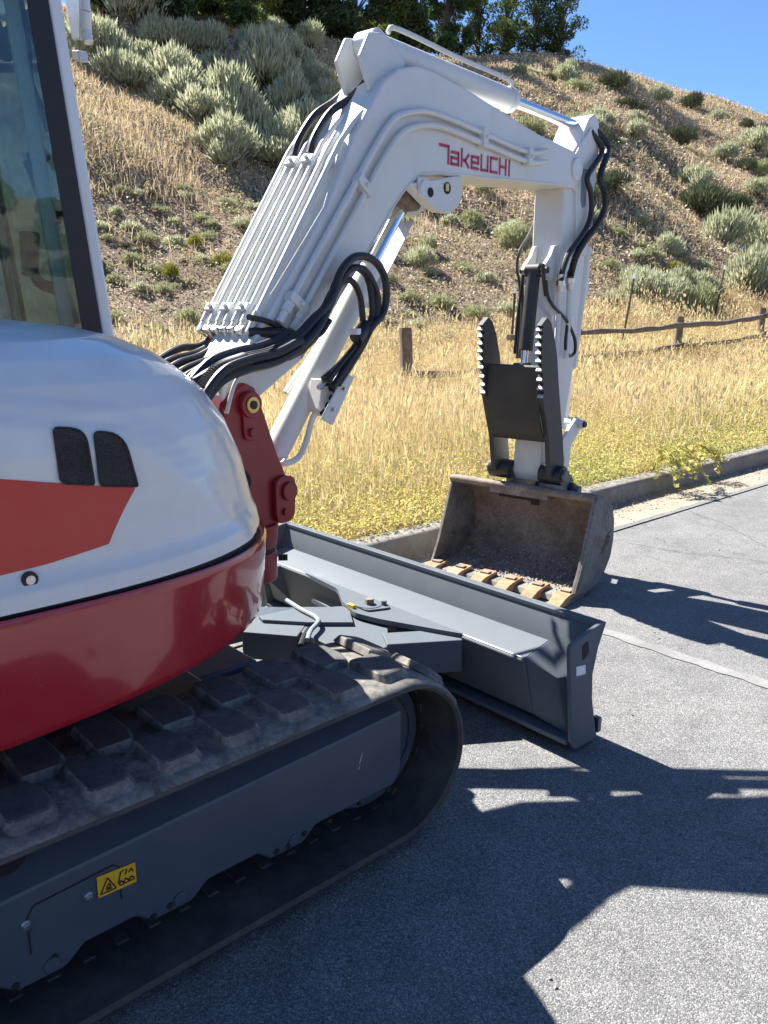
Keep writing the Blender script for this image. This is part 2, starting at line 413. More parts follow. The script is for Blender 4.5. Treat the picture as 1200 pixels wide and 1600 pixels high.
M['steelpost'] = rust_mat("rusty_post_steel", (0.03, 0.024, 0.02), (0.06, 0.045, 0.035), (0.10, 0.075, 0.055), 12)
M['gravel'] = leaf_mat("grey_gravel", [(0.0, (0.12, 0.115, 0.11)), (0.5, (0.25, 0.235, 0.22)), (1.0, (0.45, 0.43, 0.40))], 0.0)

# ================================================================ SETTING
def sstep(a, b, v):
    t = np.clip((v - a) / (b - a), 0.0, 1.0)
    return t * t * (3 - 2 * t)

def terrain(x, y):
    """height of the verge and the hillside left of the kerb"""
    x = np.asarray(x, float); y = np.asarray(y, float)
    d = -1.40 - x
    z = 0.135 + 0.028 * np.clip(d, 0, 12) + 0.012 * np.clip(y - 6, 0, 40) * np.clip(d / 5, 0, 1)
    t = np.clip((y - 6) / 20.0, 0, None)
    toe = -8.8 + 6.2 * t * t / (1 + t * t)
    u = toe - x
    w = 1.6
    ramp = w * np.log1p(np.exp(np.clip(u / w, -30, 30)))
    ramp = np.where(u / w > 30, u, ramp)
    amp = np.clip(u / 8, 0, 1)
    wob = (0.45 * np.sin(0.31 * x + 0.23 * y + 0.6) + 0.35 * np.sin(0.17 * x - 0.41 * y + 1.9)
           + 0.16 * np.sin(0.83 * x + 0.52 * y) + 0.10 * np.sin(1.3 * y - 0.7 * x + 2.0)) * amp
    hill = (0.50 + 0.0028 * np.clip(y - 16, 0, 45)) * ramp + wob
    crest = 16.0 + 0.115 * np.clip(y - 20, 0, 28) + 0.02 * np.clip(y - 50, 0, 60) + 0.7 * np.sin(0.12 * y + 0.4)
    k = 1.6
    hill = -k * np.log(np.exp(-np.clip(hill, -40, 60) / k) + np.exp(-crest / k)) + 0.02 * np.clip(u - 34, 0, 60)
    fine = 0.03 * np.sin(2.3 * x + 1.1 * y) * np.sin(1.7 * y - 0.6 * x) * np.clip(d / 2, 0, 1)
    return z + hill + fine


def grid_sheet(name, xs, ys, fz, mat):
    X, Y = np.meshgrid(xs, ys); Zz = fz(X, Y)
    V = np.stack([X.ravel(), Y.ravel(), Zz.ravel()], 1)
    n, m = len(xs), len(ys)
    a = (np.arange(m - 1)[:, None] * n + np.arange(n - 1)[None, :]).ravel()
    F = np.stack([a, a + 1, a + n + 1, a + n], 1)
    return tag(link(name, np_mesh(name, V, F, True), mat), kind='structure')

xs = -1.41 - np.concatenate([np.linspace(0, 12, 90), np.linspace(12.25, 50, 120), np.linspace(52, 160, 30)])
ys = np.concatenate([np.linspace(-70, -8, 25), np.linspace(-7.5, 40, 160), np.linspace(40.8, 110, 70), np.linspace(114, 260, 18)])
grid_sheet('hillside', xs[::-1], ys, terrain, M['soil'])

def asphalt_z(X, Y): return 0.0 * X
grid_sheet('road', np.array([-0.70, 0.5, 4, 9, 15]), np.array([-90.0, -10, 0, 5, 20, 60, 120, 260]), asphalt_z, M['asphalt'])
# gutter pan: a shallow dish between the asphalt edge and the kerb
gx = np.array([-1.235, -1.15, -0.95, -0.78, -0.71, -0.699])
gz = np.array([-0.004, -0.012, -0.008, 0.004, 0.006, -0.01])
grid_sheet('gutter', gx, np.array([-90.0, 0, 30, 260]), lambda X, Y: np.interp(X, gx, gz), M['gutter'])
# worn cross line painted on the asphalt
mb = MB()
mb.grid([[(-0.55 + i * 0.03, 2.94 + 0.006 * math.sin(i * 0.11) + s * (0.040 + 0.006 * math.sin(i * 0.9 + s) + rnd.uniform(-.004, .004)), 0.004) for i in range(240)] for s in (-1, 1)])
tag(mb.build('painted_line', M['line'], smooth=0), kind='structure')
# ragged asphalt edge lapping on the gutter
mb = MB(); pr = []
for i in range(400):
    y = -6 + i * 0.11
    pr.append((-0.70 - 0.03 - 0.035 * rnd.random(), y))
mb.grid([[(-0.69, y, 0.009) for x, y in pr], [(x, y, 0.0085) for x, y in pr], [(x - 0.012, y, -0.02) for x, y in pr]])
tag(mb.build('road_edge', M['asphalt'], smooth=0), kind='structure')

# hairline cracks in the asphalt
for p0_, p1_, s_ in (((-0.45, 4.55), (1.3, 5.0), 3), ((-0.66, 5.9), (0.9, 4.75), 4)):
    g_ = random.Random(s_); mb = MB(); L_ = []; R_ = []
    for i in range(60):
        t_ = i / 59; w_ = 0.0010 + 0.0018 * g_.random()
        x_ = p0_[0] + (p1_[0] - p0_[0]) * t_ + 0.03 * math.sin(t_ * 17 + s_) + g_.uniform(-.012, .012); y_ = p0_[1] + (p1_[1] - p0_[1]) * t_ + 0.04 * math.sin(t_ * 11 + s_) + g_.uniform(-.012, .012)
        L_.append((x_, y_ - w_, 0.0025)); R_.append((x_, y_ + w_, 0.0025))
    mb.grid([L_, R_]); tag(mb.build('road_crack', M['dark'], smooth=0), kind='structure')
# kerb cast in 3 m lengths with narrow joints
prof = [(-1.225, -0.05), (-1.232, 0.02), (-1.243, 0.11), (-1.258, 0.142), (-1.285, 0.155), (-1.37, 0.158), (-1.415, 0.15), (-1.42, -0.05)]

mbk = MB()
for k in range(-6, 26):
    y0 = k * 3.05 + 0.55; y1 = y0 + 3.042
    rows = []
    for y in np.linspace(y0, y1, 7):
        rows.append([(px + 0.006 * math.sin(y * 1.7) + rnd.uniform(-.002, .002), float(y), pz + (rnd.uniform(-.003, .003) if pz > .05 else 0)) for px, pz in prof])
    mbk.grid(rows)
    mbk.add(rows[0], [tuple(range(len(prof)))]); mbk.add(rows[-1], [tuple(range(len(prof)))])
tag(mbk.build('kerb', M['concrete'], smooth=50), kind='structure')

# ground across the road (seen only as reflections)
def far_terr(X, Y):
    d = X - 14.9
    return 0.02 + 0.05 * d + 0.16 * np.clip(d - 10, 0, 60) + 0.5 * np.sin(0.2 * X + 0.1 * Y) * np.clip(d / 20, 0, 1)
grid_sheet('far_verge', np.array([14.9, 16, 20, 26, 34, 44, 56, 70, 90]), np.linspace(-90, 200, 40), far_terr, M['hillsoil'] if 'hillsoil' in M else M['soil'])

# ================================================================ VEGETATION
def in_wedge(x, y, margin=3.0):
    """keeps scattered plants to the part of the slope the photo could show"""
    a = np.degrees(np.arctan2(2.5192 - x, y - (-0.5476)))       # degrees left of +Y
    return (a > 17 - margin) & (a < 76 + margin)

def blades(n, x, y, z, h, w, lean, bend=True, flat=0.0, tone=None):
    """single grass blades: bent spikes (quad + tip) standing at x, y, z"""
    az = rng.uniform(0, 2 * np.pi, n); faz = rng.uniform(0, 2 * np.pi, n)
    ln = lean * np.abs(rng.normal(0, 1, n)) * h
    dx, dy = np.cos(az) * ln, np.sin(az) * ln
    wx, wy = np.cos(faz) * w, np.sin(faz) * w
    P = np.stack([x, y, z], 1); D = np.stack([dx, dy, np.zeros(n)], 1); Wv = np.stack([wx, wy, np.zeros(n)], 1)
    up = np.stack([np.zeros(n), np.zeros(n), h], 1)
    mid = P + D * 0.35 + up * 0.6; tip = P + D + up * (1.0 - flat)
    V = np.stack([P - Wv, P + Wv, mid - Wv * 0.8, mid + Wv * 0.8, tip], 1).reshape(-1, 3)
    b = np.arange(n)[:, None] * 5
    F = np.concatenate([b + np.array([[0, 1, 3]]), b + np.array([[0, 3, 2]]), b + np.array([[2, 3, 4]])], 0)
    return V, F

def scatter(n, xr, yr, power=1.1, pad=3.0):
    """points in the wedge, thinning out with distance from the camera"""
    xs, ys = [], []
    while sum(len(a) for a in xs) < n:
        x = rng.uniform(*xr, n); y = rng.uniform(*yr, n)
        d = np.hypot(x - 2.5192, y - (-0.5476))
        k = in_wedge(x, y, pad) & (rng.random(n) < (5.0 / np.maximum(d, 5.0)) ** power)
        xs.append(x[k]); ys.append(y[k])
    return np.concatenate(xs)[:n], np.concatenate(ys)[:n]

def vnoise(x, y, s, seed=0):
    """cheap smooth noise in 0..1"""
    t = 0
    for k, a in ((1, .5), (2.03, .3), (4.1, .2)):
        t = t + a * (0.5 + 0.5 * np.sin(s * k * (x + 0.6 * y) + seed + 2.1 * np.sin(s * k * 0.7 * (y - 0.4 * x) + seed * 1.7)) * np.cos(s * k * 0.9 * (y - 0.5 * x) + seed * 0.6))
    return t

# --- golden grass of the verge up to the fence and a little beyond
n = 170000
gx_, gy_ = scatter(n, (-9.6, -1.47), (-1.0, 42), 1.15)
d_ = np.hypot(gx_ - 2.5192, gy_ - (-0.5476)); edge = np.clip((-1.4 - gx_) / 1.6, 0.0, 1)
clump = vnoise(gx_, gy_, 1.6, 3.0)
near_ = rng.random(n) < np.clip((-1.6 - gx_) / (1.7 + 0.42 * np.clip(gy_ - 3.5, 0, 10)), 0.07, 1) * (0.45 + 0.75 * vnoise(gx_, gy_, 0.8, 6.0))
gx_, gy_, d_, edge, clump = gx_[near_], gy_[near_], d_[near_], edge[near_], clump[near_]; n = len(gx_)
hh = (0.14 + 0.34 * edge * (0.55 + 0.7 * clump)) * rng.uniform(0.65, 1.3, n)
hh *= np.where(gx_ < -6.8, np.clip(1.0 - (-6.8 - gx_) / 4.0, 0.35, 1), 1)
V, F = blades(n, gx_, gy_, terrain(gx_, gy_) - 0.02, hh, np.clip(0.00025 * d_, 0.0014, 0.009), 0.40)
tag(link('dry_grass', np_mesh('dry_grass', V, F), M['straw']), kind='stuff')
# feathery seed heads on taller stems
n = 26000
sx_, sy_ = scatter(n, (-9.2, -1.7), (-1.0, 40), 1.1)
k = vnoise(sx_, sy_, 1.1, 8.0) > 0.42; sx_, sy_ = sx_[k], sy_[k]; n = len(sx_)
d_ = np.hypot(sx_ - 2.5192, sy_ - (-0.5476)); zz = terrain(sx_, sy_)
hh = rng.uniform(0.34, 0.62, n) * np.clip((-1.3 - sx_) / 1.2, 0.45, 1)
V1, F1 = blades(n, sx_, sy_, zz, hh, np.full(n, 0.0012) * np.clip(d_ / 6, 1, 3), 0.16)
tipx = V1.reshape(-1, 5, 3)[:, 4]
V2, F2 = blades(n, tipx[:, 0], tipx[:, 1], tipx[:, 2] - 0.05, rng.uniform(0.07, 0.12, n), np.clip(0.0008 * d_, 0.004, 0.016), 0.5)
tag(link('grass_seed_heads', np_mesh('grass_seed_heads', np.concatenate([V1, V2]), np.concatenate([F1, F2 + len(V1)])), M['straw']), kind='stuff')
def flakes(x, y, z, size, flatness=0.0):
    """leaf-sized faces lying at every angle"""
    n = len(x); A = rng.normal(0, 1, (n, 3)); A[:, 2] *= 1.0 - flatness; A /= np.linalg.norm(A, axis=1)[:, None]
    Bv = np.cross(A, rng.normal(0, 1, (n, 3))); Bv /= np.linalg.norm(Bv, axis=1)[:, None]
    P = np.stack([x, y, z], 1); s = size[:, None]
    V = np.stack([P - A * s, P + Bv * s * 0.45, P + A * s, P - Bv * s * 0.45], 1).reshape(-1, 3)
    return V, np.arange(4 * n).reshape(-1, 4)
n = 190000
fx_, fy_ = scatter(n, (-9.0, -1.45), (-1.0, 38), 1.1)
d_ = np.hypot(fx_ - 2.5192, fy_ - (-0.5476)); edge = np.clip((-1.4 - fx_) / 1.8, 0.0, 1)
V, F = flakes(fx_, fy_, terrain(fx_, fy_) + rng.uniform(0.02, 1.0, n) * (0.10 + 0.34 * edge), np.clip(0.0011 * d_, 0.005, 0.022) * rng.uniform(0.6, 1.4, n))
tag(link('dry_grass_flecks', np_mesh('dry_grass_flecks', V, F), M['fleck']), kind='stuff')
# --- green weedy growth along the kerb and at the right of the verge
n = 520000
wx_, wy_ = scatter(n, (-6.2, -1.36), (-1.0, 24), 0.8)
dd = -1.36 - wx_
k = rng.random(n) < np.clip(1.05 - dd / (2.0 + 0.55 * np.clip(wy_ - 3.5, 0, 12)) , 0.0, 1) * (0.30 + 0.9 * vnoise(wx_, wy_, 2.2, 1.0))
wx_, wy_, dd = wx_[k], wy_[k], dd[k]; n = len(wx_)
hh = rng.uniform(0.08, 0.30, n) * (0.5 + 0.6 * np.clip(dd, 0, 1))
V, F = flakes(wx_, wy_, terrain(wx_, wy_) + hh * rng.uniform(0.1, 1.1, n), rng.uniform(0.007, 0.018, n))
tag(link('green_weeds', np_mesh('green_weeds', V, F), M['greengrass']), kind='stuff')

n = 5200
ux_ = -1.21 + 0.42 * rng.random(n) ** 2.2; uy_ = rng.uniform(2.0, 18, n)
V, F = flakes(ux_, uy_, np.interp(ux_, gx, gz) + 0.004 + 0.012 * rng.random(n) ** 3, rng.uniform(0.004, 0.014, n), 0.8)
tag(link('gutter_litter', np_mesh('gutter_litter', V, F), M['litter']), kind='stuff')
# --- hillside: litter, broken stems and patches of dry grass
n = 290000
hx_, hy_ = scatter(n, (-46, -6.8), (-1, 75), 0.9)
k = (terrain(hx_, hy_) > 0.55); hx_, hy_ = hx_[k], hy_[k]; n = len(hx_)
d_ = np.hypot(hx_ - 2.5192, hy_ - (-0.5476)); lump = vnoise(hx_, hy_, 1.9, 2.0)
V, F = flakes(hx_, hy_, terrain(hx_, hy_) + 0.01 + rng.random(n) ** 2 * (0.05 + 0.30 * np.clip(lump - .35, 0, 1)) * np.clip(d_ / 14, .8, 2.2), np.clip(0.0019 * d_, 0.02, 0.075) * rng.uniform(0.5, 1.5, n), 0.45)
tag(link('hillside_litter', np_mesh('hillside_litter', V, F), M['litter']), kind='stuff')
n = 230000
hx_, hy_ = scatter(n, (-48, -8.0), (-1, 80), 0.75)
up_ = terrain(hx_, hy_)
az_ = np.degrees(np.arctan2(2.5192 - hx_, hy_ - (-0.5476)))
bare = np.clip((up_ - 3.0) / 2.0, 0, 1)                       # the foot of the slope is bare, grass thickens higher up
gmask = np.clip(vnoise(hx_, hy_, 0.33, 5.0) * 1.5 - 0.42, 0.0, 1) * (0.10 + 0.9 * bare) + 0.55 * np.clip(1 - np.abs(up_ - 0.7) / 0.9, 0, 1)
gmask = np.where((az_ > 60) & (up_ > 4.2) & (up_ < 10.5), np.maximum(gmask, 0.8), gmask)
gmask = np.where(az_ < 40, gmask * 0.55 + 0.06, gmask)
k = (rng.random(n) < gmask) & (up_ > 0.5); hx_, hy_ = hx_[k], hy_[k]; n = len(hx_)
d_ = np.hypot(hx_ - 2.5192, hy_ - (-0.5476))
V, F = blades(n, hx_, hy_, terrain(hx_, hy_) - 0.03, rng.uniform(0.14, 0.44, n), np.clip(0.00042 * d_, 0.005, 0.022), 0.45)
tag(link('hillside_grass', np_mesh('hillside_grass', V, F), M['hillgrass']), kind='stuff')

n = 260000
cx_, cy_ = scatter(n, (-40, -8.0), (-1, 70), 0.85)
cu_ = terrain(cx_, cy_); lump = vnoise(cx_, cy_, 2.6, 4.0) * 0.6 + 0.4 * vnoise(cx_, cy_, 0.7, 9.0)
k = (cu_ > 0.7) & (rng.random(n) < np.clip((lump - 0.38) * 4.0, 0.05, 1)); cx_, cy_, lump = cx_[k], cy_[k], lump[k]; n = len(cx_)
d_ = np.hypot(cx_ - 2.5192, cy_ - (-0.5476))
V, F = flakes(cx_, cy_, terrain(cx_, cy_) + 0.02 + rng.random(n) * 0.75 * np.clip(lump - 0.42, 0, .4), np.clip(0.0017 * d_, 0.018, 0.06) * rng.uniform(0.5, 1.5, n), 0.1)
tag(link('slope_ground_cover', np_mesh('slope_ground_cover', V, F), M['cover']), kind='stuff')

# --- shrubs
def shrub_mesh(name, n, seed, upright=1.0, leaf=0.14, wid=0.016, height=0.78, lobes=5):
    """leafy shoots filling an uneven dome one metre wide; unit size"""
    g = np.random.default_rng(seed)
    cen = np.stack([g.uniform(-0.26, 0.26, lobes), g.uniform(-0.26, 0.26, lobes), g.uniform(0.08, 0.30, lobes)], 1)
    rad = g.uniform(0.2, 0.33, lobes)
    li = g.integers(0, lobes, n)
    d = g.normal(0, 1, (n, 3)); d /= np.linalg.norm(d, axis=1)[:, None]
    d[:, 2] = np.abs(d[:, 2]) * 1.0 - 0.25 * (g.random(n) < 0.35)
    rr = rad[li] * np.cbrt(g.uniform(0.25, 1.0, n))
    base = cen[li] + d * rr[:, None]; base[:, 2] *= height / 0.62
    base[:, 2] = np.maximum(base[:, 2], 0.02)
    dirv = d * 0.8 + np.array([0, 0, upright]) + g.normal(0, 0.28, (n, 3)); dirv /= np.linalg.norm(dirv, axis=1)[:, None]
    ln = leaf * g.uniform(0.45, 1.7, n)
    side = np.cross(dirv, g.normal(0, 1, (n, 3))); side /= np.linalg.norm(side, axis=1)[:, None]
    side2 = np.cross(dirv, side)
    V = []; F = []
    w = (wid * g.uniform(0.6, 1.4, n))[:, None]
    for s in (side, side2):
        V.append(np.stack([base - s * w * 0.3, base + dirv * ln[:, None] * 0.5 + s * w, base + dirv * ln[:, None], base + dirv * ln[:, None] * 0.5 - s * w], 1))
    V = np.concatenate(V, 1).reshape(-1, 3)
    b = np.arange(n)[:, None] * 8
    F = np.concatenate([b + np.array([[0, 1, 2, 3]]), b + np.array([[4, 5, 6, 7]])], 0)
    return np_mesh(name, V, F)

def stems_mesh(name, seed, n=16, height=0.5):
    mb = MB(); r = random.Random(seed)
    for i in range(n):
        a = r.uniform(0, 6.28); q = r.uniform(0.1, 0.36)
        p1 = (math.cos(a) * q * 0.4, math.sin(a) * q * 0.4, height * 0.35); p2 = (math.cos(a) * q, math.sin(a) * q, height * r.uniform(0.7, 1.0))
        mb.tube([(r.uniform(-.03, .03), r.uniform(-.03, .03), -0.05), p1, p2], 0.012, n=4, radii=[0.02, 0.013, 0.006])
    me = bpy.data.meshes.new(name); me.from_pydata(mb.v, [], mb.f); return me

sage_me = [shrub_mesh('sagebrush', 2600, 20 + i, 1.15, 0.115, 0.0105, 0.72, 6 + i % 3) for i in range(5)]
low_me = [shrub_mesh('low_shrub', 900, 40 + i, 0.6, 0.11, 0.016, 0.52, 5) for i in range(4)]
stem_me = [stems_mesh('stem', i) for i in range(3)]
for m_ in stem_me: m_.materials.append(M['twig'])
mat_copies = {}
def with_mat(me, mat):
    k = (me.name, mat.name)
    if k not in mat_copies:
        c = me.copy(); c.materials.clear(); c.materials.append(mat); mat_copies[k] = c
    return mat_copies[k]

def shrub(name, x, y, wid, mat, meshes, label, group=None, hs=1.0, stems=True):
    me = with_mat(meshes[rnd.randrange(len(meshes))], M[mat])
    o = bpy.data.objects.new(name, me); col.objects.link(o)
    z = float(terrain(x, y))
    o.location = (x, y, z - 0.05 - 0.04 * wid)
    s = wid * 1.12
    o.scale = (s * rnd.uniform(.92, 1.08), s * rnd.uniform(.92, 1.08), s * hs * rnd.uniform(.9, 1.1)); o.rotation_euler = (0, 0, rnd.uniform(0, 6.28))
    tag(o, label, 'shrub', group)
    if stems:
        c = bpy.data.objects.new('stem', stem_me[rnd.randrange(3)]); col.objects.link(c); c.parent = o
    return o

SAGE_GROUP = 'sagebrush in the dense stand on the upper slope left of the boom'
LAB_STAND = 'silver green sagebrush mound in the dense stand between the cab and the raised boom'
STAND_TOP = {0, 1, 4, 5, 6, 7, 8, 9, 10, 27, 28, 29, 31}
STAND_LOW = {12, 13, 14, 15, 16, 19, 22, 23, 24, 33}
STAND_LABS = (('silver green sagebrush in the top row of the stand, right under the crest trees', 'sagebrush in the top row under the crest trees'),
              ('silver green sagebrush mound in the middle of the stand between cab and boom', 'sagebrush in the middle of the stand'),
              ('silver green sagebrush along the lower edge of the stand, above the bare slope', 'sagebrush along the lower edge of the stand'))
LAB_RIGHT = 'silver sagebrush mound on the slope above the rail fence right of the digger arm'
LAB_RIDGE = 'small dark grey shrub near the skyline at the right of the slope'
stand = [(-30.983, 16.238, 2.377), (-35.702, 16.95, 1.49), (-26.889, 12.793, 2.227), (-26.864, 14.365, 1.52), (-25.318, 14.655, 2.156), (-28.912, 16.352, 1.646), (-28.59, 17.201, 1.462), (-28.204, 18.12, 1.527), (-28.967, 20.536, 1.731), (-32.784, 24.508, 1.609), (-32.907, 26.419, 1.918), (-25.129, 18.324, 2.705), (-23.696, 14.154, 2.061), (-23.022, 15.342, 2.259), (-22.587, 14.115, 1.758), (-22.106, 15.288, 2.003), (-20.27, 13.403, 1.634), (-23.363, 18.316, 2.198), (-21.818, 17.526, 2.096), (-21.161, 16.365, 1.801), (-22.855, 19.426, 1.517), (-27.1, 20.863, 1.684), (-25.514, 21.312, 1.497), (-19.642, 13.334, 1.455), (-20.642, 15.653, 1.585), (-20.685, 16.722, 1.07), (-25.488, 12.786, 1.514), (-29.437, 16.124, 1.254), (-25.535, 17.371, 1.481), (-26.684, 16.989, 1.261), (-28.963, 13.308, 1.409), (-23.821, 20.573, 1.479), (-21.476, 15.435, 1.478)]

for i, (x, y, w) in enumerate(stand):
    k_ = 0 if i in STAND_TOP else 2 if i in STAND_LOW else 1
    shrub('sagebrush', x, y, w, 'sage', sage_me, STAND_LABS[k_][0], STAND_LABS[k_][1])
RIGHT_LABS = ('silver sagebrush mound on the right slope, just below the big dark bush', 'bright sagebrush at the right edge of the photo, upper of the bright clump', 'biggest bright sagebrush mound, right above the far rail post',
              'pale sagebrush mound behind the fence, right of the middle stake', 'pale sagebrush mound just behind the stake nearest the arm', 'low sagebrush in front of the pale mounds between the two right stakes',
              'sagebrush just left of the farthest leaning stake', 'sagebrush cut by the right edge of the photo, lowest of the bright clump', 'low sagebrush at the foot of the farthest leaning stake')
right = [(-12.1, 29.626, 1.986), (-11.657, 31.61, 2.004), (-9.202, 25.657, 1.941), (-9.499, 21.745, 1.215), (-9.562, 19.949, 1.086), (-9.092, 20.333, 1.049), (-9.374, 22.772, 1.056), (-8.699, 25.759, 1.402), (-9.171, 23.018, 0.944)]
for i, (x, y, w) in enumerate(right):
    shrub('sagebrush', x, y, w, 'sage', sage_me, RIGHT_LABS[i], 'sagebrush above the rail fence at the right')
ridge = [(-25.811, 59.406, 1.172), (-21.075, 50.982, 1.85), (-19.541, 46.56, 1.071), (-15.391, 39.058, 1.194), (-25.122, 60.993, 1.367), (-26.984, 57.31, 1.337), (-30.105, 59.371, 1.602), (-27.777, 50.914, 1.415), (-28.142, 46.23, 1.576), (-29.369, 42.656, 1.53), (-22.696, 44.706, 1.451), (-20.077, 35.798, 1.395), (-19.146, 31.361, 1.277), (-21.048, 46.849, 1.462)]
for i, (x, y, w) in enumerate(ridge):
    shrub('ridge_shrub', x, y, w, 'sage' if i % 2 else 'darkshrub', sage_me, LAB_RIDGE, 'small shrubs near the skyline at the right')
(bx, by, bw_) = [(-15.271, 33.557, 2.935)][0]
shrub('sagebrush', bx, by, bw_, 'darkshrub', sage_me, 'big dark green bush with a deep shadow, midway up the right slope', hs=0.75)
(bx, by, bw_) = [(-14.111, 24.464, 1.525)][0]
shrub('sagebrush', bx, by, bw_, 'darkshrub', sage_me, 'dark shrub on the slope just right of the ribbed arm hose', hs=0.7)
yell = [(-14.391, 9.047, 0.288), (-13.186, 8.93, 0.357), (-12.793, 7.531, 0.334)]
for (x, y, w), lb in zip(yell, ('small yellow green bush on the bare slope, uppermost of the three left of the boom', 'yellow green bush on the bare slope, nearest the boom pipes of three',
                               'yellow green bush on the bare slope, lowest and nearest the cab of three')):
    shrub('yellow_bush', x, y, w * 1.15, 'yellowshrub', low_me, lb, 'yellow green bushes on the bare slope', hs=1.5)
(bx, by, bw_) = [(-10.448, 22.968, 0.66)][0]
shrub('yellow_bush', bx, by, bw_, 'yellowshrub', low_me, 'bright green low bush on the slope right of the arm, above two leaning stakes')
low_l = [(-16.452, 8.632, 0.424), (-15.942, 9.005, 0.454), (-15.647, 7.785, 0.402), (-15.041, 7.821, 0.451), (-15.521, 9.775, 0.459), (-14.914, 10.633, 0.525), (-14.697, 9.531, 0.503), (-14.553, 8.628, 0.457), (-14.564, 7.946, 0.502), (-14.534, 6.996, 0.322), (-13.426, 8.559, 0.383), (-13.527, 7.086, 0.467), (-13.345, 9.8, 0.428), (-16.727, 11.327, 0.568), (-12.332, 6.644, 0.414), (-12.206, 7.03, 0.394), (-10.836, 6.868, 0.508), (-11.652, 8.048, 0.451), (-10.386, 5.941, 0.434), (-9.765, 5.289, 0.366), (-11.149, 7.524, 0.409), (-16.551, 8.365, 0.361), (-16.857, 10.122, 0.451), (-13.087, 7.313, 0.335), (-12.311, 8.842, 0.345), (-12.853, 6.385, 0.345), (-11.219, 5.541, 0.376), (-15.455, 9.06, 0.358), (-17.231, 12.447, 0.492), (-12.371, 7.762, 0.332), (-17.325, 13.039, 0.466), (-13.385, 6.381, 0.302)]
for x, y, w in low_l:
    shrub('low_shrub', x, y, w, 'paleshrub' if rnd.random() < .7 else 'sage', low_me, 'low pale green shrub on the bare brown slope between the cab and the boom', 'low shrubs on the bare slope left of the boom', stems=False)
low_m = [(-13.842, 19.258, 0.886), (-13.419, 15.34, 0.65), (-12.091, 15.497, 0.595), (-10.301, 12.784, 0.627), (-9.634, 13.115, 0.62), (-9.663, 14.237, 0.587), (-9.772, 9.261, 0.464), (-10.685, 12.163, 0.509), (-11.584, 12.309, 0.498), (-11.487, 15.639, 0.554), (-15.353, 18.24, 0.625), (-15.438, 16.698, 0.564), (-10.194, 10.78, 0.475), (-11.912, 13.985, 0.47), (-11.118, 16.728, 0.5), (-14.738, 18.726, 0.545), (-11.989, 11.789, 0.437), (-8.991, 10.038, 0.415), (-8.678, 12.865, 0.459), (-9.008, 11.648, 0.47), (-9.727, 11.434, 0.452)]
for x, y, w in low_m:
    shrub('low_shrub', x, y, w, 'paleshrub' if rnd.random() < .6 else 'sage', low_me, 'low grey green shrub on the slope seen under the boom', 'low shrubs on the slope under the boom', stems=False)
low_r = [(-11.058, 22.929, 0.709), (-11.182, 22.043, 0.579), (-8.671, 18.665, 0.657), (-9.534, 18.489, 0.569), (-11.108, 20.524, 0.556), (-11.249, 24.743, 0.58), (-12.05, 22.569, 0.558), (-12.539, 24.434, 0.633), (-10.599, 25.253, 0.579), (-8.938, 16.765, 0.53), (-8.066, 19.876, 0.569), (-8.274, 16.596, 0.456), (-12.018, 24.8, 0.589), (-15.639, 36.992, 0.871), (-13.873, 35.868, 0.829)]
for x, y, w in low_r:
    shrub('low_shrub', x, y, w, 'paleshrub' if rnd.random() < .5 else 'sage', low_me, 'low grey green shrub on the slope behind the rail fence right of the arm', 'low shrubs behind the rail fence at the right', stems=False)

def scatter_shrubs(n, azr, upr, wr, label, group, seed, mats):
    g = random.Random(seed); made = 0
    while made < n:
        az = R(g.uniform(*azr)); dd_ = g.uniform(13, 58)
        x = 2.5192 - math.sin(az) * dd_; y = (-0.5476) + math.cos(az) * dd_; z = float(terrain(x, y))
        if not upr[0] < z < upr[1]: continue
        w = g.uniform(*wr) * (0.7 if dd_ < 20 else 1.0)
        o = shrub('low_shrub', x, y, w, mats[g.randrange(len(mats))], low_me if w < .8 else sage_me, label, group, hs=g.uniform(.55, 1.15), stems=False)
        o.scale.x *= g.uniform(.75, 1.35); made += 1
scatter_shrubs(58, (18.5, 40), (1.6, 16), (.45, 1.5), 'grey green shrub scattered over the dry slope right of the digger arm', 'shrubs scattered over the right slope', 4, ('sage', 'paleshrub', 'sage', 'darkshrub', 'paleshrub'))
scatter_shrubs(52, (40, 56), (1.2, 9), (.35, .95), 'small grey green plant on the dry slope in the gaps around boom and arm', 'small plants on the slope around boom and arm', 5, ('paleshrub', 'sage', 'paleshrub'))
scatter_shrubs(36, (57, 70), (1.1, 4.6), (.25, .6), 'tiny grey green plant on the bare slope beside the cab pillar', 'tiny plants on the bare slope beside the cab', 6, ('paleshrub', 'sage', 'paleshrub', 'darkshrub'))

# --- leafy weed hanging over the kerb
def weed(x, y, label, seed, s=1.0):
    g = random.Random(seed)
    root = empty('roadside_weed', (x, y, 0.15), label, 'weed')
    st = MB(); lf = MB()
    for i in range(16):
        a = g.uniform(-0.9, 0.9); L_ = g.uniform(0.25, 0.6) * s
        dx = math.cos(a) * 0.8; dy = math.sin(a) * 1.0
        pts = [Vector((0, 0, 0)), Vector((dx * L_ * .4, dy * L_ * .4, L_ * .42)), Vector((dx * L_ * .75, dy * L_ * .8, L_ * .30)), Vector((dx * L_, dy * L_, L_ * g.uniform(-0.1, .2)))]
        sp = smooth_path(pts, 4); st.tube(sp, 0.003, n=4)
        for p in sp[2:]:
            for q in range(3):
                dv = Vector((g.uniform(-1, 1), g.uniform(-1, 1), g.uniform(-.3, .9))).normalized(); sd = dv.cross(Vector((g.random(), g.random(), g.random()))).normalized()
                ll = g.uniform(.03, .06) * s
                lf.add([p, p + dv * ll * .5 + sd * ll * .28, p + dv * ll, p + dv * ll * .5 - sd * ll * .28], [(0, 1, 2, 3)])
    st.build('stem', M['greengrass'], root, smooth=0); lf.build('foliage', M['greengrass'], root, smooth=0)
    return root
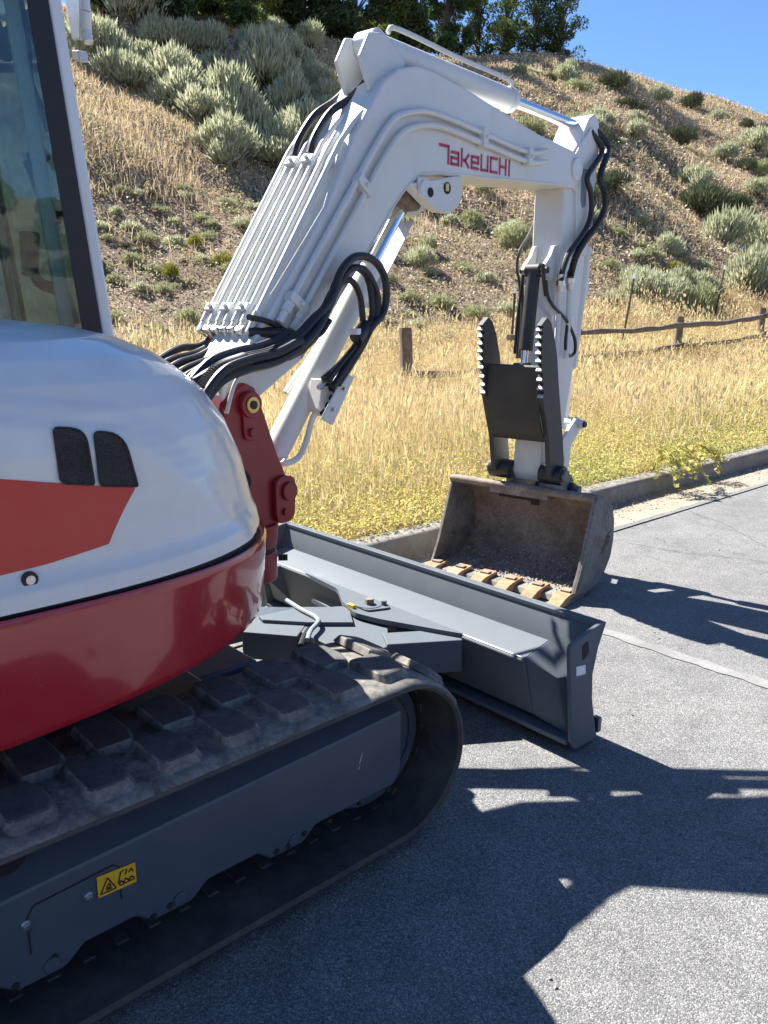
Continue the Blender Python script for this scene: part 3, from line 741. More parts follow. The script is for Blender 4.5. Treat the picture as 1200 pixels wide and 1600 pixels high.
weed(-1.40, 6.5, 'leafy yellow green weed hanging over the kerb face right of the bucket', 3, 1.15)
weed(-1.44, 7.15, 'leafy weed sprawling on the kerb top, farther along than the hanging one', 5, 0.9)

# --- trees along the crest
def leaf_cards(g, cen, rad, n, size):
    """leaf-sized faces spread through an ellipsoid clump"""
    d = g.normal(0, 1, (n, 3)); d /= np.linalg.norm(d, axis=1)[:, None]
    base = cen + d * rad * np.cbrt(g.uniform(0.15, 1, n))[:, None]
    a = g.normal(0, 1, (n, 3)); a /= np.linalg.norm(a, axis=1)[:, None]
    b = np.cross(a, g.normal(0, 1, (n, 3))); b /= np.linalg.norm(b, axis=1)[:, None]
    s = (size * g.uniform(0.6, 1.4, n))[:, None]
    return np.stack([base - a * s, base + b * s * 0.55, base + a * s, base - b * s * 0.55], 1)

def tree_meshes(seed, lobes=34, n=520, size=0.085):
    g = np.random.default_rng(seed); r = random.Random(seed)
    Vs = []; tb = MB()
    tb.tube(smooth_path([(0, 0, -0.3), (r.uniform(-.1, .1), r.uniform(-.1, .1), 1.0), (r.uniform(-.3, .3), r.uniform(-.3, .3), 2.2), (r.uniform(-.4, .4), 0, 3.6)], 3), .1, n=8, radii=[.17 - .013 * i for i in range(10)])
    for i in range(lobes):
        a = r.uniform(0, 6.28); q = r.uniform(0.3, 1.9); h = r.uniform(0.25, 4.6)
        q *= 1.0 - 0.5 * max(0, (h - 2.6) / 2.2)
        c = np.array([math.cos(a) * q, math.sin(a) * q, h])
        Vs.append(leaf_cards(g, c, np.array([r.uniform(.32, .8), r.uniform(.32, .8), r.uniform(.22, .5)]), n, size))
        tb.tube([(0, 0, max(.3, h * .5)), (c[0] * .5, c[1] * .5, h * .8), tuple(c)], .03, n=5, radii=[.06, .035, .012])
    V = np.concatenate(Vs).reshape(-1, 3)
    F = np.arange(len(V)).reshape(-1, 4)
    t = bpy.data.meshes.new('trunk'); t.from_pydata(tb.v, [], tb.f); t.materials.append(M['bark'])
    return np_mesh('crown', V, F), t
tree_me = [tree_meshes(60 + i) for i in range(4)] + [tree_meshes(80 + i, 46, 150, 0.075) for i in range(2)]
def tree(x, y, s, mat, label, zf=terrain, group=None, kind=0):
    root = empty('broadleaf_tree', (x, y, float(zf(x, y)) - 0.2), label, 'tree', group)
    cm, tm = tree_me[kind]
    for nm, me in (('crown', with_mat(cm, M[mat])), ('trunk', tm)):
        o = bpy.data.objects.new(nm, me); col.objects.link(o); o.parent = root
    root.scale = (s, s, s * rnd.uniform(.9, 1.1)); root.rotation_euler = (0, 0, rnd.uniform(0, 6.28))
trees = [(-33.18, 15.509, 0.266), (-31.758, 16.101, 0.262), (-30.69, 16.961, 0.26), (-31.016, 18.603, 0.27), (-31.62, 20.371, 0.282), (-34.485, 23.751, 0.314), (-36.937, 27.184, 0.343), (-35.609, 28.105, 0.341), (-34.616, 29.051, 0.341), (-33.72, 30.3, 0.342), (-34.547, 33.379, 0.362), (-33.378, 34.519, 0.362), (-38.366, 42.376, 0.427), (-37.958, 45.116, 0.438), (-35.746, 45.499, 0.428), (-34.58, 47.081, 0.429), (-33.108, 47.944, 0.426)]
tl = ['dark green tree on the crest beside the cab pillar, farthest left', 'dark tree on the crest, second from the cab pillar', 'dense dark tree on the crest above the highest sagebrush mounds',
      'tall dark tree on the crest, fourth from the cab pillar', 'bright leafy tree on the crest between two dark ones', 'brighter green tree on the crest left of the boom head',
      'light green tree on the crest, last bright one before the boom', 'dark green tree on the crest, first past the bright ones', 'dark tree on the crest right above the boom bend',
      'olive tree on the crest behind the boom bend', 'tree on the crest above the left end of the boom lettering', 'tree on the crest above the middle of the boom lettering',
      'tree on the crest above the right end of the boom lettering', 'sparse tree on the crest left of the digger arm', 'thin tree against blue sky above the digger arm',
      'second thin tree against blue sky, right of the one above the arm', 'last tree on the crest, alone against the blue sky']
for i, (x, y, w) in enumerate(trees):
    sz = [1.25, 1.2, 1.25, 1.3, 1.1, 1.05, 1.0, 1.15, 1.1, 1.1, 1.1, 1.15, 1.15, 1.0, 1.05, 1.05, 0.95][i]
    tree(x - 1.2, y + 0.8, sz, 'lime' if i in (4, 5, 6, 10, 14) else 'oak', tl[i], group='trees along the crest', kind=i % 4 if i < 13 else 4 + i % 2)
for i, (x, y) in enumerate(((30, -22), (33, -14), (31, -7), (36, 1), (32, 9), (38, 17), (34, 26))):
    tree(x, y, 1.2 + 0.1 * (i % 3), 'oak', 'tree across the road, mirrored in the cab glass', zf=far_terr, group='trees across the road', kind=i % 4)

# ================================================================ FENCE
fence = empty('rail_fence', (-6.25, 14.0, 0.5), 'weathered wooden post and rail fence along the foot of the slope', 'fence')
def fpost(x, y, h, r=0.085, tilt=(0, 0)):
    z0 = float(terrain(x, y)); o = Vector((-6.25, 14.0, 0.5))
    mb = MB(); g = random.Random(int(y * 100)); rows = []
    for k, t in enumerate(np.linspace(-0.25, 1, 9)):
        rows.append([Vector((x + tilt[0] * t * h, y + tilt[1] * t * h, z0 + t * h)) - o + Vector((math.cos(a) * r * g.uniform(.88, 1.06), math.sin(a) * r * g.uniform(.88, 1.06), g.uniform(-.006, .006))) for a in [2 * math.pi * i / 10 for i in range(10)]])
    mb.grid(rows, True); mb.add(rows[-1], [tuple(range(10))])
    mb.build('post', M['wood'], fence, smooth=40)
def frail(p0, p1, r=0.055):
    o = Vector((-6.25, 14.0, 0.5)); p0 = Vector(p0) - o; p1 = Vector(p1) - o; g = random.Random(int(p0.y * 77 + p0.z * 31))
    pts = [p0.lerp(p1, t) + Vector((g.uniform(-.016, .016), 0, g.uniform(-.018, .018) - 0.05 * math.sin(math.pi * t))) for t in np.linspace(0, 1, 9)]
    MB().tube(pts, r, n=9, radii=[r * g.uniform(.72, 1.2) for _ in pts]).build('rail', M['wood'], fence, smooth=50)
FY = [7.83, 11.8, 15.85, 19.95, 25.0, 30.4, 35.0]
FX = lambda y: -6.22 - 0.004 * (y - 7)
for i, y in enumerate(FY): fpost(FX(y), y, (1.02, 1.0, 0.98, 1.0, 1.0, 1.0, 1.0)[i], 0.085 if i else 0.1, (rnd.uniform(-.03, .03), rnd.uniform(-.03, .03)))
tz = lambda y, h: float(terrain(FX(y), y)) + h
for a, b in zip(FY[1:-1], FY[2:]):
    frail((FX(a) + .09, a - .2, tz(a, .80)), (FX(b) + .09, b + .2, tz(b, .82)))
    frail((FX(a) + .09, a - .2, tz(a, .36)), (FX(b) + .09, b + .2, tz(b, .38)))
frail((FX(7.6) + .1, 7.75, tz(7.6, .34)), (FX(11.8) + .1, 12.0, tz(11.8, .30)))
frail((FX(11.8) - .02, 10.2, tz(11.8, .72)), (FX(11.8) + .08, 12.1, tz(11.8, .80)))
stakes = [[(-7.696, 12.042, 0.126)][0], [(-7.015, 14.864, 0.137)][0], [(-7.942, 20.796, 0.172)][0]]
for (x, y, w), lb, (tx, ty), h in zip(stakes, ('thin leaning steel stake seen just left of the thumb cylinder', 'thin rusty stake leaning right, behind the top rail beside the arm',
                             'thin rusty stake leaning right, farthest along the top rail'), ((0.02, 0.02), (0.06, 0.10), (0.06, 0.12)), (1.35, 1.75, 1.6)):
    z0 = float(terrain(x, y)); mb = MB()
    st = empty('steel_stake', (x, y, z0), lb, 'fence stake', 'thin steel stakes behind the rail fence')
    d = Vector((tx, ty, 1)).normalized(); ax = (Vector((0, 1, 0)).cross(d).normalized(), d.cross(Vector((0, 1, 0)).cross(d)).normalized(), d)
    mb.box(d * h * .44, (.02, .005, h * .56), ax); mb.box(d * h * .44 + ax[1] * .018, (.005, .018, h * .56), ax)
    for q in range(12): mb.box(d * (h * .1 + q * h * .07) - ax[1] * .008, (.006, .005, .012), ax)
    mb.build('post', M['steelpost'], st, smooth=0)
    MB().box(d * h * .97, (.023, .012, .05), ax).build('tip', M['paper'], st, smooth=0)

# ================================================================ EXCAVATOR
exc = empty('excavator', (0, 0, 0), 'white and red compact excavator with raised boom, thumb and bucket parked beside the kerb', 'excavator')
SW = R(9.0); BO = Vector((-0.12, 0.95, 0)); BN = Vector((math.cos(SW), math.sin(SW), 0)); BF = Vector((-math.sin(SW), math.cos(SW), 0))
UP = Vector((0, 0, 1))
def B(s, w, z): return BO + BF * s + BN * w + UP * z      # boom frame: s forward, w to the right, z up
def bprism(mb, poly, w0, w1): return mb.prism([B(s, w0, z) for s, z in poly], [B(s, w1, z) for s, z in poly])
def bcyl(mb, s, z, w0, w1, r, n=20): return mb.cyl(B(s, w0, z), B(s, w1, z), r, n=n)
def bpath(pts): return [B(*p) for p in pts]

# ---------------------------------------------------------------- tracks
RAD, YF, YR, ZC = 0.262, 0.921, -0.98, 0.300
def track_pt(t):
    """point and outward normal on the belt path, t in metres from the top rear"""
    Ls = YF - YR; La = math.pi * RAD; t = t % (2 * Ls + 2 * La)
    if t < Ls:
        sag = -0.010 * math.sin(math.pi * t / Ls) ** 2
        return YR + t, ZC + RAD + sag, 0.0, 1.0
    t -= Ls
    if t < La:
        a = math.pi / 2 - t / RAD; return YF + RAD * math.cos(a), ZC + RAD * math.sin(a), math.cos(a), math.sin(a)
    t -= La
    if t < Ls: return YF - t, ZC - RAD, 0.0, -1.0
    t -= Ls; a = -math.pi / 2 - t / RAD
    return YR + RAD * math.cos(a), ZC + RAD * math.sin(a), math.cos(a), math.sin(a)
TL = 2 * (YF - YR) + 2 * math.pi * RAD

def build_track(x0, x1, label=None):
    """x0 inner edge, x1 outer edge"""
    mb = MB(); n = 150; rows = []; s = 1 if x1 > x0 else -1; oc = (0, 1, 2, 3, 4, 5, 6)
    prof = [(x0, -.006), (x0 + s * .02, .004), (x0 + s * .2, .006), (x1 - s * .055, .006), (x1 - s * .018, .001), (x1, -.010), (x1 + s * .004, -.019), (x1 - s * .006, -.028), (x1 - s * .06, -.026), (x0 + s * .05, -.026), (x0, -.022)]
    for i in range(n):
        y, z, ny, nz = track_pt(TL * i / n)
        rows.append([(px, y + ny * h, z + nz * h) for px, h in prof])
    rows.append(rows[0]); mb.grid(rows, True)
    t = mb.build('track', M['belt'], exc, smooth=40)
    if label: t["label"] = label
    t.data.materials.append(M['rubber'])
    for i, f in enumerate(t.data.polygons):
        if i % 11 in (0, 1, 2, 3, 4): f.material_index = 1
    # inner ribs and guide horns: one joined part
    mi = MB(); N = 64
    for i in range(N):
        y, z, ny, nz = track_pt(TL * (i + .5) / N); nv = Vector((0, ny, nz)); tv = Vector((0, nz, -ny)); ax = (Vector((1, 0, 0)), tv, nv)
        c = Vector(((x0 + x1) / 2, y, z))
        mi.box(c - nv * .028 - Vector((s * .060, 0, 0)), (.095, .015, .005), ax)
        for q in (-.085,): mi.box(c - nv * .050 + Vector((s * q, 0, 0)), (.016, .020, .024), ax)
    mi.build('inner_rib', M['belt'], t, smooth=0)
    # lugs: two staggered rows, bevelled blocks
    def lug(xa, xb, out):
        mb = MB(); h = .023
        b = [(xa - out * .012, -.066), (xb - out * .03, -.064), (xb, -.048), (xb, .036), (xb - out * .028, .058), (xa + out * .045, .060), (xa - out * .012, .040)]
        tp = [(xa - out * .006, -.058), (xb - out * .040, -.056), (xb - out * .022, -.044), (xb - out * .024, .028), (xb - out * .044, .042), (xa + out * .048, .046), (xa - out * .006, .028)]
        mb.prism([(x, y, -.004) for x, y in b], [(x, y, h) for x, y in tp])
        me = bpy.data.meshes.new('tread_lug'); me.from_pydata(mb.v, [], mb.f)
        bm = bmesh.new(); bm.from_mesh(me); bmesh.ops.recalc_face_normals(bm, faces=bm.faces[:])
        bmesh.ops.bevel(bm, geom=[e for e in bm.edges if e.calc_face_angle(0) > R(25)], offset=.004, segments=1, affect='EDGES')
        bm.to_mesh(me); bm.free(); me.materials.append(M['rubber']); me.materials.append(M['lugtop'])
        for f in me.polygons:
            if f.normal.z > .85: f.material_index = 1
        return me
    xm = (x0 + x1) / 2
    la = lug(xm + s * .012, x1 - s * .030, s); lb = lug(xm - s * .012, x0 + s * .004, -s)
    N = 32
    for i in range(N):
        for me, off in ((la, 0.0), (lb, .5)):
            y, z, ny, nz = track_pt(TL * (i + off) / N + .035)
            o = link('tread_lug', me, None, t)
            tv = Vector((0, nz, -ny)); nv = Vector((0, ny, nz))
            o.matrix_local = Matrix(((1, 0, 0, 0), (0, tv.y, nv.y, y + ny * .004), (0, tv.z, nv.z, z + nz * .004), (0, 0, 0, 1)))
    return t
build_track(0.60, 1.0)
build_track(-0.60, -1.0, 'far side rubber track')

def ring_wheel(name, x0, x1, y, z, r, mat, spokes=0):
    mb = MB(); mb.cyl((x0, y, z), (x1, y, z), r, n=40)
    w = mb.build(name, mat, exc, bevel=.006)
    MB().cyl((x0, y, z), (x1 + .012 * (1 if x1 > x0 else -1), y, z), r * .42, n=24).build('hub', M['grey'], w, bevel=.004)
    m2 = MB(); ring = []
    for k in range(41):
        a = 2 * math.pi * k / 40; ring.append((x1 + .004 * (1 if x1 > x0 else -1), y + math.cos(a) * r * .86, z + math.sin(a) * r * .86))
    m2.tube(ring, .012, n=6, caps=False); m2.build('rim', mat, w)
    return w
for s in (1, -1):
    ring_wheel('idler_wheel', s * .70, s * .835, YF + .005, ZC, .205, M['grey'])
    ring_wheel('drive_sprocket', s * .70, s * .885, YR, ZC, .205, M['grey'])

# ---------------------------------------------------------------- track frames (grey side plates)
def track_frame(s):
    # cross section in x,z swept along y, with the lower edge dropping to roller brackets
    def low(y):
        z = .200
        for yc in (-.795, -.455, -.118, .195, .537):          # roller brackets hang a little below the plate
            k = 1 - abs(y - yc - .01) / .095
            z -= .036 * max(0.0, min(1.0, k * 2.2))
        return z + .05 * max(0.0, (y - .93) / .035) ** 2
    rows = []
    for y in np.linspace(-1.0, 0.965, 150):
        y = float(y); zl = low(y); zb = .404 + .037 * y
        sec = [(.66, zl + .01), (.925, zl), (.932, zl + .008), (.932, zb - .008), (.9285, zb - .001), (.921, zb + .004), (.795, zb + .088), (.66, zb + .094)]
        rows.append([(s * px, y, pz) for px, pz in sec])
    mb = MB(); mb.grid(rows, True); mb.add(rows[0], [tuple(range(8))]); mb.add(rows[-1], [tuple(range(8))])
    t = mb.build('track_frame', M['grey'], exc, smooth=24)
    if s < 0: return t
    # recessed roller cover plate with rounded outline (left of the label) and its two bolts
    def rr(y0, y1, z0, z1, r):
        return [(y0 + r - r * math.cos(a) if c[0] < 0 else y1 - r + r * math.cos(a), 0) for c in ((-1, 0),) for a in (0,)]
    cp = MB(); P = [(-.19, .150), (.055, .150), (.058, .340), (.045, .362), (-.165, .362), (-.188, .340)]
    P = [(-.19, .245), (.075, .245), (.075, .350), (.062, .366), (-.09, .366), (-.125, .345), (-.13, .245)]
    ln = [(.9335, -.128, .245), (.9335, -.128, .335), (.9335, -.112, .357), (.9335, .065, .367), (.9335, .078, .355), (.9335, .078, .27)]
    MB().tube(ln, .0018, n=6).build('cover_seam', M['dark'], t, smooth=0)
    for y, z in [(0.004, 0.317), (-0.132, 0.32)]:
        b = MB(); b.cyl((.930, y, z), (.936, y, z), .0105, n=20); b.cyl((.936, y, z), (.944, y, z), .0075, n=6)
        b.build('bolt', M['steel'], t, bevel=.001)
    for y, z in [(0.915, 0.199), (0.803, 0.198), (0.691, 0.194), (0.601, 0.195), (0.509, 0.184), (0.152, 0.18), (-0.081, 0.208), (-0.165, 0.185), (0.195, 0.187), (0.547, 0.181)]:
        b = MB(); b.cyl((.929, y, z), (.935, y, z), .008, n=14); b.build('plug', M['dark'], t)
    for yc, zc in ((-.118, .192), (.195, .192), (.537, .192)):
        b = MB(); b.cyl((.930, yc + .03, zc), (.938, yc + .03, zc), .018, n=22); b.build('roller_boss', M['grey'], t, bevel=.002)
    # sight hole at the left edge
    (hy, hz), = [(-0.143, 0.431)]
    MB().cyl((.845, hy, .452), (.875, hy + .0, .478), .05, n=28).build('frame_opening', M['dark'], t)
    MB().tube([(.872, .60, .448), (.868, .66, .452), (.868, .93, .452)], .008, n=8).build('frame_strip', M['grey'], t)
    # yellow warning label
    q = [(0.025, 0.356), (0.116, 0.35), (0.116, 0.298), (0.025, 0.302)]
    q = [Vector((.9345, y, z)) for y, z in q]
    lab = MB(); lab.prism(q, [p + Vector((.0012, 0, 0)) for p in q]); L0 = lab.build('warning_label', M['yellow'], t, smooth=0)
    def at(u, v, e=.0018): return q[3] * (1 - u) * (1 - v) + q[2] * u * (1 - v) + q[1] * u * v + q[0] * (1 - u) * v + Vector((e, 0, 0))
    pr = MB()
    def stroke(a, b, w=.018):
        a = Vector(a); b = Vector(b); d = (b - a).normalized(); k = Vector((-d.y, d.x)) * w
        asp = (q[2] - q[3]).length / (q[0] - q[3]).length
        A = [a + Vector((k.x, k.y * asp)), b + Vector((k.x, k.y * asp)), b - Vector((k.x, k.y * asp)), a - Vector((k.x, k.y * asp))]
        pr.prism([at(p.x, p.y, .0014) for p in A], [at(p.x, p.y, .0022) for p in A])
    for a, b in (((.06, .14), (.26, .80)), ((.26, .80), (.46, .14)), ((.46, .14), (.06, .14)), ((.21, .30), (.29, .52)), ((.29, .52), (.33, .34)), ((.33, .34), (.24, .28)), ((.2, .24), (.35, .24)),
                 ((.52, .30), (.60, .80)), ((.60, .80), (.68, .86)), ((.72, .60), (.76, .86)), ((.80, .64), (.88, .80)), ((.88, .8), (.92, .62)), ((.54, .24), (.60, .40)), ((.60, .40), (.66, .24)), ((.66, .24), (.72, .42)), ((.72, .42), (.80, .26)), ((.80, .26), (.86, .42)), ((.86, .42), (.95, .28)), ((.54, .18), (.95, .22))):
        stroke(a, b)
    pr.build('print', M['inkblack'], L0, smooth=0)
    # scuffs
    for y, z, dy, dz in ((.80, .33, .012, .03), (.797, .312, .006, .012)):
        MB().prism([(.9326, y, z), (.9326, y + dy, z + dz), (.9326, y + dy + .003, z + dz), (.9326, y + .004, z)], [(.9332, y, z), (.9332, y + dy, z + dz), (.9332, y + dy + .003, z + dz), (.9332, y + .004, z)]).build('scratch', M['scuff_and_lit_tip'], t, smooth=0)
    return t
track_frame(1); track_frame(-1)
# centre frame and slew ring
mb = MB(); mb.box((0, 0.0, .42), (.62, .55, .10)); mb.box((0, .62, .36), (.36, .22, .09)); mb.box((0, -.6, .36), (.4, .2, .09))
cf = mb.build('centre_frame', M['grey'], exc, bevel=.012)
MB().cyl((0, 0, .52), (0, 0, .64), .48, n=48).build('slew_ring', M['dark'], cf)

# ---------------------------------------------------------------- upper body: red skirt and white hood
def outline(X, Yf, Yr, n=2.6, y0=-.05, yr0=-.75, xin=None, k=26, side=1):
    """plan outline from the front centre line round the right side to the rear"""
    pts = []
    for i in range(k + 1):
        t = (math.pi / 2) * i / k
        pts.append((X * abs(math.sin(t)) ** (2 / n), y0 + (Yf - y0) * abs(math.cos(t)) ** (2 / n)))
    for i in range(1, 9): pts.append((X, y0 + (yr0 - y0) * i / 9))
    for i in range(k + 1):
        t = (math.pi / 2) * (1 - i / k)
        pts.append((X * abs(math.sin(t)) ** (2 / n), yr0 + (Yr - yr0) * abs(math.cos(t)) ** (2 / n)))
    return [(side * x, y) for x, y in pts]

def skirt_ring(v):
    """v 0 at the bottom edge, 1 at the top lip"""
    X = .868 + .020 * math.sin(min(1, v) * math.pi * .5)
    Yf = .865; a = outline(X, Yf, -1.30, 2.6, -.1 + .1 * v)
    ring = []
    for x, y in a + [(-x, y) for x, y in a[::-1]][1:-1]:
        zb = .690 + .05 * max(0, min(1, (y + .1) / .8)) ** 1.0
        zt = .984 - .012 * max(0, min(1, (y - .3) / .5))
        ring.append((x, y, zb + (zt - zb) * v))
    return ring
rows = []
r0 = skirt_ring(0); rows.append([(x * .90, y * .93, z + .02) for x, y, z in r0]); rows.append([(x * .985, y * .985, z) for x, y, z in r0])
for v in (.035, .1, .2, .3, .4, .5, .6, .7, .8, .9, .965): rows.append(skirt_ring(v))
top = skirt_ring(1.0); rows.append([(x * .994, y * .994, z) for x, y, z in top]); rows.append([(x * .975, y * .975, z - .004) for x, y, z in top]); rows.append([(x * .95, y * .95, z - .03) for x, y, z in top])
mb = MB(); mb.grid(rows, True); n_ = len(rows[0]); b_ = len(mb.v)
mb.add(rows[0], [tuple(range(n_))]); mb.add(rows[-1], [tuple(range(n_))])
mb.build('counterweight_skirt', M['red'], exc, smooth=60)

HX = [(1.0, .885), (1.05, .879), (1.12, .874), (1.2, .872), (1.3, .866), (1.38, .852), (1.44, .826), (1.49, .780), (1.53, .705), (1.555, .610), (1.572, .46), (1.580, .30)]
HY = [(1.0, .850), (1.08, .835), (1.19, .805), (1.3, .752), (1.39, .680), (1.44, .62), (1.49, .545), (1.53, .45), (1.555, .345), (1.572, .20), (1.580, .02)]
def hXY(z): return np.interp(z, [a for a, b in HX], [b for a, b in HX]), np.interp(z, [a for a, b in HY], [b for a, b in HY])
def hood_disp(y, z):
    """raised shoulder line and flared lower lip"""
    zc = 1.432 - .05 * max(0, min(1, (y + .1) / .35)) - 1.05 * max(0, y - .20) ** 1.25
    a = 1 / (1 + math.exp(-(zc - z) / .0035)); b2 = 1 / (1 + math.exp(-(zc - .045 - z) / .004))
    ridge = .009 * b2 + .008 * a
    lip = .014 * max(0, min(1, (1.075 - z) / .04)) ** 1.5
    return ridge - .017 + lip
def hood_x(y, z):
    X, Yf = hXY(z); y0 = -.05
    if y <= y0: return X + hood_disp(y, z)
    q = max(0, min(1, (y - y0) / (Yf - y0)))
    return X * (1 - q ** 2.6) ** (1 / 2.6) + hood_disp(y, z)
XIN = .10
rows = []
zs = list(np.linspace(1.0, 1.44, 96)) + list(np.linspace(1.447, 1.54, 18)) + [1.548, 1.556, 1.562, 1.568, 1.573, 1.577, 1.58]
for z in zs:
    X, Yf = hXY(z); a = outline(X, Yf, -1.27 + (z - 1.0) * .25 + .3 * max(0, z - 1.45), 2.6, -.05, -.75 + .1 * max(0, z - 1.4), k=40)
    ring = []
    for x, y in a:
        d = hood_disp(y, z); sc = (x / max(X, .01)); ring.append((max(XIN, x + d * sc), y + (d * (1 - sc) if y > 0 else 0), z))
    rows.append(ring)
mb = MB(); mb.grid(rows); mb.add(rows[-1], [tuple(range(len(rows[-1])))])
back = [(XIN, r[0][1], r[0][2]) for r in rows]
hood = mb.build('engine_hood', M['hood'], exc, smooth=50)
# closed inner wall between hood and cab, and the dark seam below the hood
MB().box((XIN + .012, -.42, 1.24), (.006, .72, .23)).build('firewall', M['dark'], exc)
mb = MB(); a = outline(.868, .835, -1.255, 2.6, 0.0, k=40)
mb.grid([[(x, y, 0.95) for x, y in a], [(x, y, 1.004) for x, y in a]]); mb.build('hood_seal', M['seal'], exc, smooth=60)

def hood_patch(name, mat, outl, thick, parent=hood, off=.0):
    """thin film or panel that follows the hood side; outl is (y, z) polygon"""
    P = [Vector((hood_x(y, z) + off, y, z)) for y, z in outl]
    Q = [Vector((hood_x(y, z) + off + thick, y, z)) for y, z in outl]
    return MB().prism(P, Q).build(name, mat, parent, smooth=30)
def round_poly(P, r, k=5):
    out = []; n = len(P)
    for i in range(n):
        a, b, c = Vector(P[i - 1]), Vector(P[i]), Vector(P[(i + 1) % n]); u = (a - b).normalized(); v = (c - b).normalized()
        rr = r[i] if isinstance(r, (list, tuple)) else r
        p0 = b + u * rr; p1 = b + v * rr
        for j in range(k + 1):
            t = j / k; out.append(tuple(p0 * (1 - t) ** 2 + b * 2 * t * (1 - t) + p1 * t * t))
    return out
for P, rr in ((([(0.048, 1.36), (0.113, 1.351), (0.119, 1.233), (0.048, 1.246)]), (.012, .03, .008, .014)), (([(0.133, 1.344), (0.199, 1.333), (0.221, 1.214), (0.132, 1.229)]), (.014, .04, .006, .012))):
    pl = round_poly(P, rr)
    v = hood_patch('hood_vent', M['vent'], pl, .0035, off=.0012)
    rim = [Vector((hood_x(y, z) + .005, y, z)) for y, z in pl + pl[:2]]
    MB().tube(rim, .0028, n=6, caps=False).build('vent_rim', M['seal'], v)
    ys = [p[0] for p in pl]; zs_ = [p[1] for p in pl]
    mb = MB(); zz0, zz1 = min(zs_), max(zs_); 
    for i in range(1, 26):
        z = zz0 + (zz1 - zz0) * i / 26
        lo, hi = None, None
        xs_ = []
        for j in range(len(pl)):
            (ya, za), (yb, zb) = pl[j], pl[(j + 1) % len(pl)]
            if (za - z) * (zb - z) < 0: xs_.append(ya + (yb - ya) * (z - za) / (zb - za))
        if len(xs_) >= 2:
            ya, yb = min(xs_), max(xs_)
            mb.tube([(hood_x(y, z) + .0055, y, z) for y in np.linspace(ya + .002, yb - .002, 6)], .0011, n=4)
    mb.build('grille_wire', M['blackpaint'], v, smooth=0)
# red side stripe with a rounded front end
rows = []
for y in list(np.linspace(-1.0, .12, 40)) + list(np.linspace(.122, .214, 30)):
    y = float(y); zt = 1.2555 - .205 * y; zb = 1.082 + .12 * max(0, y) + .05 * min(0, y)
    if y > .14: zb += (zt - .004 - zb) * (y - .14) / .074
    rows.append([(hood_x(y, zb + (zt - zb) * t) + .0016, y, zb + (zt - zb) * t) for t in np.linspace(0, 1, 14)])
mb = MB(); mb.grid(rows); mb.build('side_stripe', M['decalred'], hood, smooth=60)
# round lock at the lower edge of the hood
(ly, lz), = [(-0.036, 1.059)]
lx = hood_x(ly, lz)
lk = MB(); lk.cyl((lx - .004, ly, lz), (lx + .005, ly, lz), .0165, n=28); lk = lk.build('hood_lock', M['seal'], hood, bevel=.001)
MB().cyl((lx + .004, ly, lz), (lx + .008, ly, lz), .0095, n=24).build('lock_barrel', M['steel'], lk)

# ---------------------------------------------------------------- cab
cab = bpy.data.objects.new('cab', None); col.objects.link(cab); cab.parent = exc; cab.empty_display_size = .2
CXR, CXL = .095, -.86
yf = lambda z: .535 - .092 * (z - 1.52)       # front edge leans back with height
YRC = -.80
mb = MB()
mb.prism([(CXL, -1.0, .99), (CXL, .52, .99), (CXL, .50, 1.30), (CXL, -1.0, 1.30)], [(CXR - .01, -1.0, .99), (CXR - .01, .52, .99), (CXR - .01, .50, 1.30), (CXR - .01, -1.0, 1.30)])
mb.build('cab_base', M['white'], cab, bevel=.01)
# roof
rf = [(CXL - .01, YRC - .03), (CXR + .01, YRC - .03), (CXR + .01, yf(2.47) + .04), (CXL - .01, yf(2.47) + .04)]
rfp = round_poly(rf, .09, 6)
mb = MB(); mb.prism([(x, y, 2.47) for x, y in rfp], [(x * .985, y * .985, 2.60) for x, y in rfp]); mb.build('cab_roof', M['white'], cab, bevel=.02, seg=3)
def post(x, y0, y1, z0, z1, hx_, hy_, name='cab_pillar', mat='white'):
    mb = MB(); mb.prism([(x - hx_, y0 - hy_, z0), (x + hx_, y0 - hy_, z0), (x + hx_, y0 + hy_, z0), (x - hx_, y0 + hy_, z0)], [(x - hx_, y1 - hy_, z1), (x + hx_, y1 - hy_, z1), (x + hx_, y1 + hy_, z1), (x - hx_, y1 + hy_, z1)])
    return mb.build(name, M[mat], cab, bevel=.012, seg=3)
for x in (CXR - .024, CXL + .024):
    post(x, yf(1.28) - .022, yf(2.48) - .022, 1.28, 2.48, .024, .021)
    post(x, YRC + .03, YRC + .03, 1.28, 2.48, .024, .04)
post(CXL + .024, -.25, -.27, 1.28, 2.48, .018, .03)
